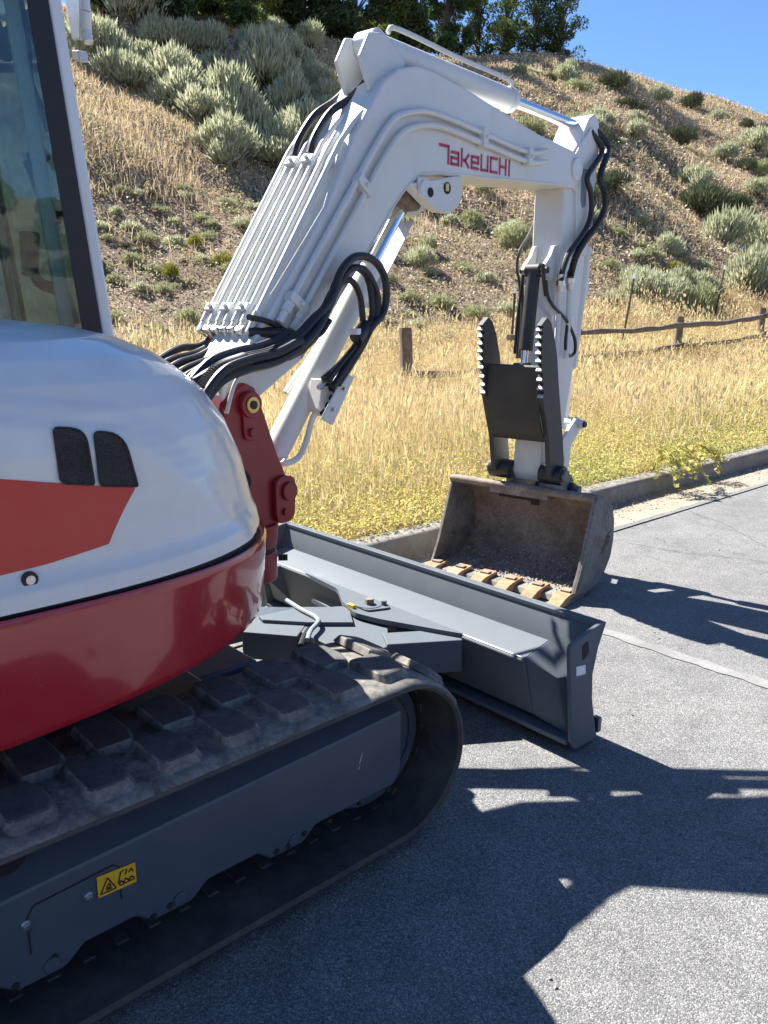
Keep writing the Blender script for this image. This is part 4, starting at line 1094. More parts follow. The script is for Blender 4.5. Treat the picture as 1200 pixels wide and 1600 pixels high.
# inner grey trim behind the front right pillar
post(CXR - .040, yf(1.28) - .128, yf(2.48) - .128, 1.28, 2.48, .010, .022, 'inner_trim', 'pillar')
def pane(name, P, mat, t):
    n = (Vector(P[1]) - Vector(P[0])).cross(Vector(P[2]) - Vector(P[0])).normalized() * t
    return MB().prism([Vector(p) for p in P], [Vector(p) + n for p in P]).build(name, M[mat], cab, smooth=0)
def window(P, inset, gl='glass'):
    """black rubber band with the pane inside it"""
    P = [Vector(p) for p in P]; c = sum(P, Vector()) / len(P); n = len(P)
    nrm = (P[1] - P[0]).cross(P[2] - P[0]).normalized()
    Q = []
    for i in range(n):
        u = (P[i - 1] - P[i]).normalized(); v = (P[(i + 1) % n] - P[i]).normalized()
        s_ = u.cross(v).length; Q.append(P[i] + (u + v) * inset / max(s_, .3))
    g = MB(); g.add(P + Q + [p + nrm * .004 for p in P] + [p + nrm * .004 for p in Q],
        [(i, (i + 1) % n, n + (i + 1) % n, n + i) for i in range(n)] + [(2 * n + i, 2 * n + (i + 1) % n, 3 * n + (i + 1) % n, 3 * n + i) for i in range(n)]
        + [(n + i, n + (i + 1) % n, 3 * n + (i + 1) % n, 3 * n + i) for i in range(n)] + [(i, (i + 1) % n, 2 * n + (i + 1) % n, 2 * n + i) for i in range(n)])
    g = g.build('window_seal', M['seal'], cab, smooth=0)
    w = pane('window_glass', [p + (c - p) * .004 + nrm * .001 for p in P], gl, .002)
    return w
zb, zt = 1.32, 2.46
window([(CXR + .002, yf(zb) - .043, zb), (CXR + .002, yf(zt) - .043, zt), (CXR + .002, YRC + .07, zt), (CXR + .002, YRC + .07, zb)], .058)
window([(CXL - .002, yf(zb) - .043, zb), (CXL - .002, yf(zt) - .043, zt), (CXL - .002, -.24, zt), (CXL - .002, -.22, zb)], .03)
window([(CXL - .002, -.28, zb), (CXL - .002, -.30, zt), (CXL - .002, YRC + .07, zt), (CXL - .002, YRC + .07, zb)], .03)
window([(CXL + .045, yf(zb) - .004, zb), (CXL + .045, yf(zt) - .004, zt), (CXR - .045, yf(zt) - .004, zt), (CXR - .045, yf(zb) - .004, zb)], .03)
window([(CXL + .045, YRC, zb), (CXL + .045, YRC, zt), (CXR - .045, YRC, zt), (CXR - .045, YRC, zb)], .03)
# seat, console, levers, cables seen through the glass
mb = MB(); mb.box((-.42, -.12, 1.40), (.24, .24, .07)); mb.box((-.42, -.40, 1.72), (.22, .06, .30)); 
st = mb.build('operator_seat', M['seat'], cab, bevel=.05, seg=3)
MB().box((-.42, -.42, 2.10), (.13, .04, .09)).build('headrest', M['seat'], st, bevel=.03, seg=3)
mb = MB(); mb.box((-.10, .02, 1.42), (.07, .26, .10)); cs = mb.build('side_console', M['seat'], cab, bevel=.03, seg=3)
def lever(pts, r, knob):
    l = MB().tube(smooth_path(pts, 5), r, n=10).build('control_lever', M['hose'], cab)
    MB().cyl(Vector(pts[-1]) - Vector((0, 0, .06)), Vector(pts[-1]) + Vector((0, .01, .07)), .024, .03, n=16).build('lever_grip', M['seat'], l, bevel=.008)
lever([(-0.1, 0.495, 1.559), (-0.1, 0.462, 1.648), (-0.1, 0.387, 1.684), (-0.1, 0.363, 1.758)], .018, 1)
lever([(-0.45, 0.707, 1.568), (-0.45, 0.66, 1.636), (-0.45, 0.642, 1.702)], .014, 1)
MB().tube(smooth_path([(0.03, 0.358, 2.415), (0.03, 0.366, 2.357), (0.03, 0.367, 2.293), (0.03, 0.369, 2.213), (0.03, 0.392, 2.151)], 6), .012, n=10).build('cab_cable', M['hose'], cab)
MB().tube(smooth_path([(0.02, 0.369, 2.391), (0.02, 0.391, 2.333), (0.02, 0.405, 2.293), (0.02, 0.398, 2.253)], 6), .008, n=8).build('cab_cable', M['hose'], cab)
MB().tube(smooth_path([(0.01, 0.396, 2.158), (0.01, 0.411, 2.124), (0.01, 0.419, 2.1)], 6), .014, n=8).build('cab_cable', M['hose'], cab)
MB().tube(smooth_path([(0.03, 0.336, 2.013), (0.03, 0.369, 2.02), (0.03, 0.398, 2.031)], 6), .016, n=8).build('grab_handle', M['hose'], cab)
MB().tube(smooth_path([(0.03, 0.343, 2.01), (0.03, 0.362, 1.953), (0.03, 0.379, 1.897), (0.03, 0.398, 1.868), (0.03, 0.424, 1.863)], 6), .017, n=10).build('grab_handle', M['hose'], cab)
for cx_, cy_, r_ in ((58, 108, .024), (72, 186, .024)):
    pass
vis = [Vector(p) for p in [(-0.05, 0.264, 2.388), (-0.05, 0.333, 2.384), (-0.05, 0.362, 2.296), (-0.05, 0.35, 2.281), (-0.05, 0.253, 2.288)]]
MB().prism(vis, [p + Vector((-.02, 0, 0)) for p in vis]).build('sun_visor', M['seat'], cab, bevel=.006)
bx_ = [Vector(p) for p in [(0.06, 0.251, 2.415), (0.06, 0.344, 2.437), (0.06, 0.342, 2.373), (0.06, 0.326, 2.361), (0.06, 0.246, 2.366)]]
MB().prism(bx_, [p + Vector((-.06, 0, 0)) for p in bx_]).build('roof_trim', M['white'], cab, bevel=.01)
# bracket and tube ahead of the cab front
pl = [Vector(p) for p in [(-0.251, 0.6, 2.581), (-0.131, 0.6, 2.55), (-0.16, 0.6, 2.413), (-0.218, 0.6, 2.426)]]
br = MB().prism(pl, [p + Vector((0, .012, 0)) for p in pl]).build('front_bracket', M['white'], cab, bevel=.003)
pa, pb, pc, pd = [Vector(p) for p in [(-0.14, 0.62, 2.557), (-0.144, 0.62, 2.491), (-0.155, 0.62, 2.437), (-0.137, 0.62, 2.403)]]
mb = MB(); mb.cyl(pa, pb, .014, n=16); mb.cyl(pb, pc, .018, n=16); mb.build('bracket_tube', M['white'], br, bevel=.002)
mb = MB(); mb.cyl(pc + Vector((.006, 0, 0)), pd, .014, n=16); mb.build('tube_end', M['white'], br, bevel=.003)
pl = [Vector(p) for p in [(-0.129, 0.56, 2.369), (-0.082, 0.56, 2.359), (-0.078, 0.56, 2.329), (-0.125, 0.56, 2.339)]]
MB().prism(pl, [p + Vector((0, .03, 0)) for p in pl]).build('hinge_block', M['white'], br, bevel=.003)

# ---------------------------------------------------------------- red swing bracket
sb_poly = [(.03, 1.335), (.075, 1.352), (.125, 1.330), (.150, 1.275), (.235, 1.06), (.272, .985), (.268, .86), (.215, .795), (.16, .79), (-.08, .80), (-.10, .95), (-.05, 1.15), (-.015, 1.28)]
mb = MB(); bprism(mb, sb_poly, .10, .145); bprism(mb, sb_poly, -.145, -.10)
bprism(mb, [(.03, .80), (.21, .80), (.16, .93), (-.06, .93)], -.10, .10)
sb = mb.build('swing_bracket', M['redcast'], exc, bevel=.012, seg=3)
mb = MB(); bcyl(mb, .085, 1.272, .145, .170, .048, 28); bprism(mb, round_poly([(.048, 1.30), (.125, 1.30), (.118, 1.14), (.055, 1.14)], .03), .145, .158)
bs_ = mb.build('pin_boss', M['redcast'], sb, bevel=.004)
mb = MB(); bcyl(mb, .085, 1.272, .17, .176, .030, 24); mb.build('grease_cap', M['brass'], bs_, bevel=.002)
mb = MB(); bcyl(mb, .085, 1.272, .176, .180, .016, 14); mb.build('cap_recess', M['inkblack'], bs_)
mb = MB(); bcyl(mb, .088, 1.17, .158, .170, .018, 6); mb.build('bolt', M['redcast'], bs_, bevel=.002)
mb = MB(); bprism(mb, round_poly([(.19, .985), (.30, .985), (.290, .80), (.19, .80)], .045), .145, .170); bcyl(mb, .255, .925, .17, .186, .038, 24); b2_ = mb.build('pin_boss', M['redcast'], sb, bevel=.005)
mb = MB(); bcyl(mb, .235, .845, .17, .182, .016, 6); mb.build('bolt', M['redcast'], b2_, bevel=.002)
# dark cast opening and lower swing pivot
mb = MB(); mb.cyl(B(.03, .1455, .985), B(.03, .1475, .985), .055, n=28); mb.build('cast_opening', M['dark'], sb)
pv = B(.155, .06, 0)
mb = MB(); mb.cyl(pv + UP * .705, pv + UP * .80, .098, .108, n=32); mb.cyl(pv + UP * .57, pv + UP * .690, .098, n=32); mb.box(pv + UP * .63 - BF * .12, (.09, .14, .055), (BN, BF, UP))
kn = mb.build('swing_pivot', M['redcast'], exc, bevel=.008)
MB().cyl(pv + UP * .688, pv + UP * .706, .088, n=32).build('pivot_seal', M['inkblack'], kn)
fc = pv + BN * .075 + BF * .07 + UP * .655
MB().cyl(fc, fc + (BN + BF) * .026, .013, n=12).build('grease_fitting', M['inkblack'], kn)

# ---------------------------------------------------------------- boom
bp = [(.0, 1.37), (-.02, 1.30), (.03, 1.225), (.10, 1.215), (.164, 1.288), (.387, 1.414), (.795, 1.845), (.95, 2.02), (1.032, 2.10), (1.10, 2.155), (1.169, 2.192), (1.30, 2.214), (1.474, 2.226), (2.436, 2.305), (2.62, 2.312), (2.72, 2.36), (2.745, 2.43), (2.70, 2.495), (2.60, 2.515), (2.2, 2.535), (1.5, 2.612), (1.25, 2.632), (1.12, 2.625), (1.0, 2.59), (.896, 2.520), (.716, 2.290), (.544, 2.0), (.303, 1.688), (.12, 1.47)]
mb = MB(); bprism(mb, bp, -.12, .12)
boom = mb.build('boom', M['boomwhite'], exc, bevel=.012, seg=3)
# welded lower flange line
mb = MB(); mb.tube(bpath([(s, .121, z + .010) for s, z in bp[5:14]]), .004, n=6); mb.build('weld_seam', M['boomwhite'], boom)
# lug for the lift cylinder under the bend
lg = [(1.06, 2.15), (1.47, 2.235), (1.485, 2.15), (1.455, 2.09), (1.39, 2.058), (1.30, 2.055), (1.215, 2.075)]
for w0, w1 in ((.075, .126), (-.126, -.075)):
    mb = MB(); bprism(mb, lg, w0, w1); l_ = mb.build('cylinder_lug', M['boomwhite'], boom, bevel=.010, seg=3)
    if w0 > 0:
        mb = MB(); bprism(mb, round_poly([(1.11, 2.185), (1.21, 2.185), (1.24, 2.07), (1.14, 2.10)], .03), .126, .138); bcyl(mb, 1.165, 2.135, .126, .146, .040, 26); pb_ = mb.build('pin_boss', M['boomwhite'], l_, bevel=.004)
        mb = MB(); bcyl(mb, 1.195, 2.125, .138, .150, .020, 20); mb.build('pin_hole', M['dark'], l_)
        mb = MB(); bcyl(mb, 1.352, 2.163, .126, .131, .026, 24); sp_ = mb.build('sight_hole', M['dark'], l_)
        mb = MB(); mb.box(B(1.345, .131, 2.165), (.004, .012, .016), (BN, BF, UP)); mb.build('hole_liner', M['brass'], l_)
# lettering on the right face
TX = [(1.281, 2.312), (1.934, 2.332)]      # mid line of the word from first to last letter
def letters(strokes_list, org, ux, uy, w, depth, name, mat, parent, thick):
    """strokes_list: polylines in letter space; org + u*ux + v*uy; flat bars"""
    mb = MB(); nrm = ux.cross(uy).normalized()
    for pl in strokes_list:
        for a, b in zip(pl[:-1], pl[1:]):
            A = org + ux * a[0] + uy * a[1]; Bp = org + ux * b[0] + uy * b[1]
            d = (Bp - A).normalized(); k = nrm.cross(d).normalized() * thick; e = d * thick * .96
            P = [A - k - e, Bp - k + e, Bp + k + e, A + k - e]
            mb.prism([p + nrm * depth * .4 for p in P], [p + nrm * depth for p in P])
    return mb.build(name, mat, parent, smooth=0)
GL = {'T': [[(-.18, 1), (.42, 1), (.42, 0)]], 'A': [[(0.02, .72), (.5, .72), (.5, 0), (0, 0), (0, .38), (.5, .38)]], 'K': [[(0, 1), (0, 0)], [(.02, .36), (.25, .36), (.5, .74)], [(.25, .36), (.5, 0)]],
      'E': [[(.5, 0), (0, 0), (0, .72), (.5, .72), (.5, .36), (.02, .36)]], 'U': [[(0, .9), (0, 0), (.5, 0), (.5, .9)]], 'C': [[(.5, .9), (0, .9), (0, 0), (.5, 0)]], 'H': [[(0, .95), (0, 0)], [(.5, .95), (.5, 0)], [(0, .46), (.5, .46)]], 'I': [[(.05, .95), (.05, 0)]]}
S_ = []; xo = 0.30
for ch in 'TAKEUCHI':
    for pl in GL[ch]: S_.append([(x + xo, y) for x, y in pl])
    xo += {'T': .62, 'I': .3}.get(ch, .74)
wid_ = xo - .02
p0 = B(1.283, .1215, 2.270); p1 = B(1.936, .1215, 2.292)
ux = (p1 - p0) / wid_; uy = UP * .070
letters(S_, p0, ux, uy, 0, .0012, 'lettering', M['letterred'], boom, .0068)
# pipes along the back face of the boom
bd = Vector((.575, .818)); bnrm = Vector((-.818, .575))     # along and out of the back face, in (s, z)
def bk(t, w, h): 
    """t metres up the back face from its lower bend"""
    s = .14 + bd.x * t; z = 1.475 + bd.y * t
    if t > .98: s, z = .14 + bd.x * .98 + (t - .98) * .76, 1.475 + bd.y * .98 + (t - .98) * .65
    return (s + bnrm.x * h, w, z + bnrm.y * h)
PW = [-.195, -.150, -.105, -.060, -.015, .035, .085]
for i, w in enumerate(PW):
    t1 = (1.02, .90, 1.18, .90, 1.18, 1.0, 1.16)[i]
    r = (.0105, .0125, .0105, .0125, .0105, .0125, .012)[i]
    pts = [bk(t, w, .022) for t in np.linspace(.13, t1, 10)]
    p = MB().tube(bpath(pts), r, n=10).build('boom_pipe', M['boomwhite'], boom)
    mb = MB(); a_ = B(*bk(.135, w, .022)); d_ = (B(*bk(.05, w, .020)) - a_).normalized(); mb.cyl(a_, a_ + d_ * .045, .017, n=6); mb.cyl(a_ + d_ * .045, a_ + d_ * .09, .0135, n=12); mb.build('pipe_fitting', M['boomwhite'], p, bevel=.001)
def clamp(t, ws, name='pipe_clamp'):
    mb = MB(); a_ = Vector((0, 0, 0)); c = B(*bk(t, (ws[0] + ws[-1]) / 2, .012)); al = BF * bd.x + UP * bd.y; no = BF * bnrm.x + UP * bnrm.y
    mb.box(c - no * .004, ((ws[-1] - ws[0]) / 2 + .03, .022, .014), (BN, al, no))
    k = mb.build(name, M['boomwhite'], boom, bevel=.003)
    m2 = MB()
    for a, b in zip(ws[:-1:2], ws[1::2]):
        m2.box(B(*bk(t, (a + b) / 2, .033)), (.030, .016, .011), (BN, al, no)); cc = B(*bk(t, (a + b) / 2, .044)); m2.cyl(cc, cc + no * .014, .009, n=6)
    m2.build('clamp_cap', M['boomwhite'], k, bevel=.002)
clamp(.15, PW[:6]); clamp(.86, PW[1:6])
# side pipes on the right face, following the bend and running along the upper boom
def side_pipe(pts, r):
    return MB().tube(smooth_path(bpath(pts), 6), r, n=10).build('boom_pipe', M['boomwhite'], boom)
side_pipe([(.318, .140, 1.640), (.50, .140, 1.865), (.69, .140, 2.098), (.80, .140, 2.235), (.905, .140, 2.352), (.985, .140, 2.405), (1.15, .140, 2.448), (1.34, .140, 2.452), (1.60, .140, 2.440), (2.05, .140, 2.420), (2.25, .145, 2.455)], .0135)
side_pipe([(.385, .140, 1.612), (.55, .140, 1.818), (.74, .140, 2.056), (.86, .140, 2.205), (.97, .140, 2.318), (1.06, .140, 2.368), (1.20, .140, 2.402), (1.36, .140, 2.408), (1.60, .140, 2.396), (2.05, .140, 2.376), (2.25, .145, 2.400)], .0135)
for s, z, hs in ((.352, 1.632, 1), (.737, 2.098, .9), (1.62, 2.418, .8), (2.06, 2.398, .8)):
    mb = MB(); al = (BF * .6 + UP * .8) if s < 1 else BF; ac = BN.cross(al).normalized()
    mb.box(B(s, .142, z), (.022, .020, .055 * hs), (BN, al, ac)); mb.cyl(B(s, .16, z), B(s, .178, z), .010, n=6); mb.build('pipe_clamp', M['boomwhite'], boom, bevel=.004)
for s, z in ((.318, 1.640), (.385, 1.612)):
    mb = MB(); a_ = B(s, .140, z); d_ = -(BF * .62 + UP * .78); mb.cyl(a_, a_ + d_ * .05, .022, n=6); mb.cyl(a_ + d_ * .05, a_ + d_ * .10, .016, n=12); mb.build('pipe_fitting', M['boomwhite'], boom, bevel=.001)
# lug on the back of the bend carrying the arm cylinder
for w in (-.07, .055):
    mb = MB(); bprism(mb, [(.86, 2.48), (.80, 2.60), (.86, 2.70), (.96, 2.72), (1.10, 2.64), (1.08, 2.58)], w, w + .02); mb.build('cylinder_lug', M['boomwhite'], boom, bevel=.008)

# ---------------------------------------------------------------- hoses
def hose(pts, r=.013, name='hydraulic_hose', mat='hose', parent=None, k=7):
    return MB().tube(smooth_path(bpath(pts), k), r, n=10).build(name, M[mat], parent or exc)
hp = [[(0.24, -0.195, 1.565), (0.207, -0.195, 1.506), (0.145, -0.195, 1.47), (0.062, -0.195, 1.465), (-0.016, -0.195, 1.438), (-0.113, -0.195, 1.386)], [(0.223, -0.15, 1.546), (0.192, -0.15, 1.492), (0.102, -0.15, 1.448), (-0.009, -0.15, 1.428), (-0.088, -0.15, 1.398)], [(0.228, -0.105, 1.565), (0.189, -0.105, 1.493), (0.084, -0.105, 1.44), (-0.018, -0.105, 1.416), (-0.103, -0.105, 1.378)], [(0.217, -0.06, 1.53), (0.185, -0.06, 1.477), (0.102, -0.06, 1.432), (-0.028, -0.06, 1.395), (-0.11, -0.06, 1.351)], [(0.213, -0.015, 1.54), (0.181, -0.015, 1.483), (0.082, -0.015, 1.424), (-0.047, -0.015, 1.379), (-0.123, -0.015, 1.331)], [(0.223, 0.035, 1.552), (0.189, 0.035, 1.496), (0.114, 0.035, 1.446), (-0.028, 0.035, 1.405), (-0.081, 0.035, 1.372), (-0.147, 0.035, 1.32)]]
for i, (w, pth) in enumerate(zip(PW[:6], hp)):
    a = bk(.06, w, .02)
    h = hose([a] + pth[1:], .0145)
    p0 = B(*a); d_ = (B(*pth[1]) - p0).normalized()
    mb = MB(); mb.cyl(p0 - d_ * .012, p0 + d_ * .034, .0165, n=14); mb.build('hose_sleeve', M['steel'], h)
    mb = MB(); mb.cyl(p0 + d_ * .060, p0 + d_ * .074, .0158, n=14); mb.build('hose_tag', M['paper'], h)
# the heavy sleeved bundle that loops over to the lift cylinder valve
trunk = [(-0.227, 0.22, 1.263), (-0.175, 0.22, 1.339), (-0.098, 0.22, 1.399), (0.018, 0.22, 1.429), (0.14, 0.22, 1.447), (0.261, 0.22, 1.489), (0.365, 0.22, 1.56), (0.444, 0.22, 1.644)]
def offs(path, dw, dz, ds=0): return [(s + ds, w + dw, z + dz) for s, w, z in path]
loop = [[(0.477, 0.21, 1.664), (0.515, 0.21, 1.741), (0.571, 0.21, 1.796), (0.637, 0.21, 1.819), (0.72, 0.21, 1.809), (0.787, 0.21, 1.757), (0.808, 0.21, 1.682), (0.784, 0.21, 1.599), (0.709, 0.21, 1.542)],
        [(0.477, 0.19, 1.645), (0.514, 0.19, 1.708), (0.567, 0.19, 1.758), (0.637, 0.19, 1.776), (0.7, 0.19, 1.749), (0.733, 0.19, 1.68), (0.741, 0.19, 1.598), (0.708, 0.19, 1.542)],
        [(0.473, 0.2, 1.63), (0.518, 0.2, 1.698), (0.586, 0.2, 1.764), (0.664, 0.2, 1.772), (0.72, 0.2, 1.735), (0.762, 0.2, 1.663), (0.754, 0.2, 1.583), (0.713, 0.2, 1.532)],
        [(0.465, 0.17, 1.616), (0.521, 0.17, 1.684), (0.597, 0.17, 1.726), (0.644, 0.17, 1.718), (0.683, 0.17, 1.669), (0.699, 0.17, 1.598), (0.699, 0.17, 1.542)]]
tail = [[(0.699, 0.17, 1.469), (0.626, 0.17, 1.394), (0.547, 0.17, 1.32)], [(0.67, 0.16, 1.47), (0.566, 0.16, 1.391), (0.497, 0.16, 1.338)], [(0.675, 0.17, 1.457), (0.594, 0.17, 1.382), (0.516, 0.17, 1.309)], [(0.665, 0.15, 1.456), (0.558, 0.15, 1.383), (0.482, 0.15, 1.343)]]
for i in range(4):
    o = ((0, .012), (-.02, -.012), (.018, -.016), (-.012, .018))[i]
    pre = offs(trunk[:-1], o[0], o[1])
    hose(pre + loop[i] + tail[i], (.016, .0145, .0145, .0135)[i])
for i, (dw, dz) in enumerate(((.03, .012), (-.03, .016), (0, -.026), (.02, -.02))):
    hose(offs(trunk[:6], dw, dz), .016)
hose([(-.12, .20, 1.40)] + offs(trunk[1:6], -.05, .032) + [bk(.05, .085, .02)], .019, mat='hose')
# corrugated wrap on the bundle
mb = MB(); tp = smooth_path(bpath(offs(trunk[1:4], .0, .0)), 22)
mb.tube(tp, .036, n=16, radii=[.037 if i % 2 else .033 for i in range(len(tp))]); mb.build('hose_wrap', M['hose'], exc)
for pth in ([(0.105, 0.14, 1.582), (0.204, 0.14, 1.565), (0.308, 0.14, 1.525), (0.397, 0.14, 1.507), (0.477, 0.14, 1.518), (0.537, 0.14, 1.572)], ):
    hose(pth, .011)
hose([(.10, .16, 1.50), (.06, .17, 1.42), (.0, .17, 1.345), (-.03, .16, 1.25)], .008, mat='boomwhite')
hose([(0.421, 0.165, 1.514), (0.343, 0.165, 1.465), (0.274, 0.165, 1.441)], .020)
for q in [(0.632, 0.19, 1.527)]:
    MB().box(B(*q), (.02, .012, .012), (BN, BF, UP)).build('hose_tag', M['paper'], exc)
mb = MB(); c1, c2 = [B(*q) for q in [(0.71, 0.185, 1.552), (0.641, 0.185, 1.496)]]; mb.cyl(c1, c2, .030, n=16); mb.build('hose_wrap', M['hose'], exc)
# two black hoses arching over the bend to the arm cylinder
for w, dz in ((-.15, 0), (-.06, 0)):
    a = bk(.90, w, .022)
    hose([a, bk(.98, w, .035), bk(1.12, w + .01, .06), bk(1.26, w + .03, .045), (1.08, w + .05, 2.66), (1.22, w + .05, 2.70)], .016)

# ---------------------------------------------------------------- lift cylinder
cyl = bpy.data.objects.new('lift_cylinder', None); col.objects.link(cyl); cyl.parent = exc; cyl.empty_display_size = .1
C0 = (.235, .905); C1 = (1.200, 2.105)
cd = Vector((C1[0] - C0[0], C1[1] - C0[1])).normalized(); cl = math.hypot(C1[0] - C0[0], C1[1] - C0[1])
def cp(t, w=0.0, h=0.0): return B(C0[0] + cd.x * t - cd.y * h, w, C0[1] + cd.y * t + cd.x * h)
mb = MB(); mb.cyl(cp(.02), cp(1.14), .055, n=36); mb.cyl(cp(1.13), cp(1.17), .060, n=36); mb.cyl(cp(0, -.06), cp(0, .06), .055, n=24)
mb.build('cylinder_barrel', M['boomwhite'], cyl, bevel=.004)
mb = MB(); mb.cyl(cp(1.16), cp(cl - .03), .030, n=28); mb.build('cylinder_rod', M['chrome'], cyl)
mb = MB(); mb.cyl(cp(cl, -.06), cp(cl, .06), .052, n=24); mb.cyl(cp(cl - .07), cp(cl - .03), .034, n=20); mb.build('rod_eye', M['bucketin'], cyl, bevel=.003)
# guard plate in front of the rod, carried by the barrel
gd = MB(); P = [cp(.98, w, -.066) for w in (-.035, .045)] + [cp(cl - .06, .045, -.066), cp(cl - .06, -.035, -.066)]
gd.prism(P, [p - (BF * cd.y - UP * cd.x) * -.006 for p in P]); gd.build('rod_guard', M['boomwhite'], cyl, bevel=.002)
# oil pipe, valve block and cover on the barrel
cpipe = [(0.572, 0.075, 1.24), (0.532, 0.075, 1.211), (0.493, 0.075, 1.175), (0.454, 0.075, 1.086), (0.408, 0.075, 1.026), (0.335, 0.075, 1.012), (0.314, 0.075, 1.03)]
pp = MB().tube(smooth_path(bpath(cpipe), 6), .0125, n=10).build('oil_pipe', M['boomwhite'], cyl)
vb = [B(*q) for q in [(0.514, 0.12, 1.34), (0.586, 0.12, 1.315), (0.601, 0.12, 1.209), (0.538, 0.12, 1.182), (0.485, 0.12, 1.218)]]
vA = MB(); vA.prism(vb, [p - BN * .07 for p in vb]); vblk = vA.build('valve_block', M['boomwhite'], cyl, bevel=.004)
cv = [B(*q) for q in [(0.594, 0.16, 1.361), (0.649, 0.16, 1.343), (0.513, 0.16, 1.156), (0.449, 0.16, 1.186)]]
v2 = MB(); v2.prism(cv, [p + (BF * .006 + BN * .006) for p in cv]); cvr = v2.build('valve_cover', M['boomwhite'], cyl, bevel=.002)
lowp = [B(*q) for q in [(0.449, 0.16, 1.186), (0.513, 0.16, 1.156), (0.498, 0.16, 1.16), (0.434, 0.16, 1.184)]]
for q in [(0.58, 0.168, 1.297), (0.517, 0.168, 1.219)]:
    MB().cyl(B(*q), B(q[0] + .003, q[1] + .010, q[2]), .008, n=8).build('bolt', M['steel'], cvr)
mb = MB()
for q in [(0.529, 0.13, 1.324), (0.556, 0.13, 1.302), (0.583, 0.13, 1.285), (0.559, 0.13, 1.26), (0.535, 0.13, 1.23), (0.512, 0.13, 1.204), (0.599, 0.13, 1.315)]: mb.cyl(B(q[0], q[1] - .02, q[2]), B(q[0] + .004, q[1] + .018, q[2]), .015, n=8)
mb.build('valve_port', M['dark'], vblk, smooth=30, bevel=.002)
mb = MB()
for q0, q1 in (((505,592), (514,578)), ((512,600), (522,584)), ((520,605), (530,588)), ((528,608), (538,590))):
    pass
fit_ = [(0.492, 0.14, 1.342), (0.523, 0.14, 1.371), (0.518, 0.14, 1.325), (0.55, 0.14, 1.357), (0.549, 0.14, 1.308), (0.58, 0.14, 1.343), (0.465, 0.14, 1.308), (0.496, 0.14, 1.327)]
for a, b in zip(fit_[0::2], fit_[1::2]): mb.cyl(B(*a), B(*b), .013, n=6)
mb.build('pipe_fitting', M['steel'], vblk, bevel=.001)
# slim sensor tube on the near side of the barrel
sr = [(0.514, -0.1, 1.27), (0.609, -0.1, 1.362), (0.902, -0.1, 1.655)]
mb = MB(); mb.tube(bpath(sr), .009, n=8); mb.cyl(B(*sr[0]), B(*sr[1]), .013, n=10); mb.build('sensor_tube', M['boomwhite'], cyl)

# ---------------------------------------------------------------- arm cylinder on top of the boom
ac = bpy.data.objects.new('arm_cylinder', None); col.objects.link(ac); ac.parent = exc; ac.empty_display_size = .1
A0 = (.95, 2.685); A1 = (2.93, 2.70); ad_ = Vector((A1[0] - A0[0], A1[1] - A0[1])).normalized()
def ap(t, w=0, h=0): return B(A0[0] + ad_.x * t - ad_.y * h, w, A0[1] + ad_.y * t + ad_.x * h)
mb = MB(); mb.cyl(ap(.04), ap(1.12), .055, n=32); mb.cyl(ap(1.11), ap(1.15), .062, n=32); mb.cyl(ap(0, -.05), ap(0, .05), .055, n=24); mb.build('cylinder_barrel', M['boomwhite'], ac, bevel=.004)
MB().cyl(ap(1.14), ap(1.93), .03, n=24).build('cylinder_rod', M['chrome'], ac)
MB().cyl(ap(1.98, -.055), ap(1.98, .055), .052, n=24).build('rod_eye', M['boomwhite'], ac)
MB().tube(smooth_path([ap(.08, .03, .06), ap(.14, .04, .085), ap(.6, .04, .075), ap(1.05, .04, .075), ap(1.11, .03, .05)], 5), .011, n=8).build('oil_pipe', M['boomwhite'], ac)

# ---------------------------------------------------------------- arm
apoly = [(2.575, 2.32), (2.575, 1.98), (2.52, 1.60), (2.475, .88), (2.462, .66), (2.49, .605), (2.56, .60), (2.63, .66), (2.76, .98), (2.845, 1.33), (2.863, 1.576), (2.900, 1.958), (2.965, 2.40), (3.00, 2.62), (2.985, 2.73), (2.92, 2.765), (2.85, 2.73), (2.74, 2.58), (2.60, 2.47), (2.56, 2.40)]
mb = MB(); bprism(mb, apoly, -.095, .095); arm = mb.build('arm', M['boomwhite'], exc, bevel=.010, seg=3)
# doubler plate at the pin with its long hole
dp = [(2.60, 2.34), (2.70, 2.30), (2.735, 2.06), (2.78, 1.96), (2.885, 1.96), (2.945, 2.40), (2.97, 2.62), (2.86, 2.68), (2.66, 2.50)]
mb = MB(); bprism(mb, dp, .095, .112); dplate = mb.build('doubler_plate', M['boomwhite'], arm, bevel=.005)
hl = round_poly([(2.755, 2.44), (2.835, 2.44), (2.825, 2.235), (2.785, 2.22), (2.755, 2.26)], .022)
mb = MB(); bprism(mb, hl, .1122, .1142); mb.build('plate_opening', M['pillar'], dplate)
mb = MB(); bcyl(mb, 2.66, 2.42, -.135, .135, .062, 28); pin_ = mb.build('arm_pin', M['boomwhite'], arm, bevel=.006)
mb = MB(); mb.tube(bpath([(2.705, .097, 2.30), (2.722, .097, 2.05), (2.74, .097, 1.90)]), .005, n=6); mb.build('weld_seam', M['boomwhite'], arm)
# ears that carry the thumb cylinder
for w in (-.075, .050):
    mb = MB(); bprism(mb, [(2.56, 2.00), (2.535, 1.995), (2.50, 1.94), (2.435, 1.885), (2.415, 1.86), (2.43, 1.825), (2.46, 1.82), (2.54, 1.80)], w, w + .026); mb.build('thumb_ear', M['boomwhite'], arm, bevel=.005)
mb = MB(); bcyl(mb, 2.438, 1.855, -.085, .09, .020, 18); mb.build('thumb_pin', M['blackpaint'], arm)
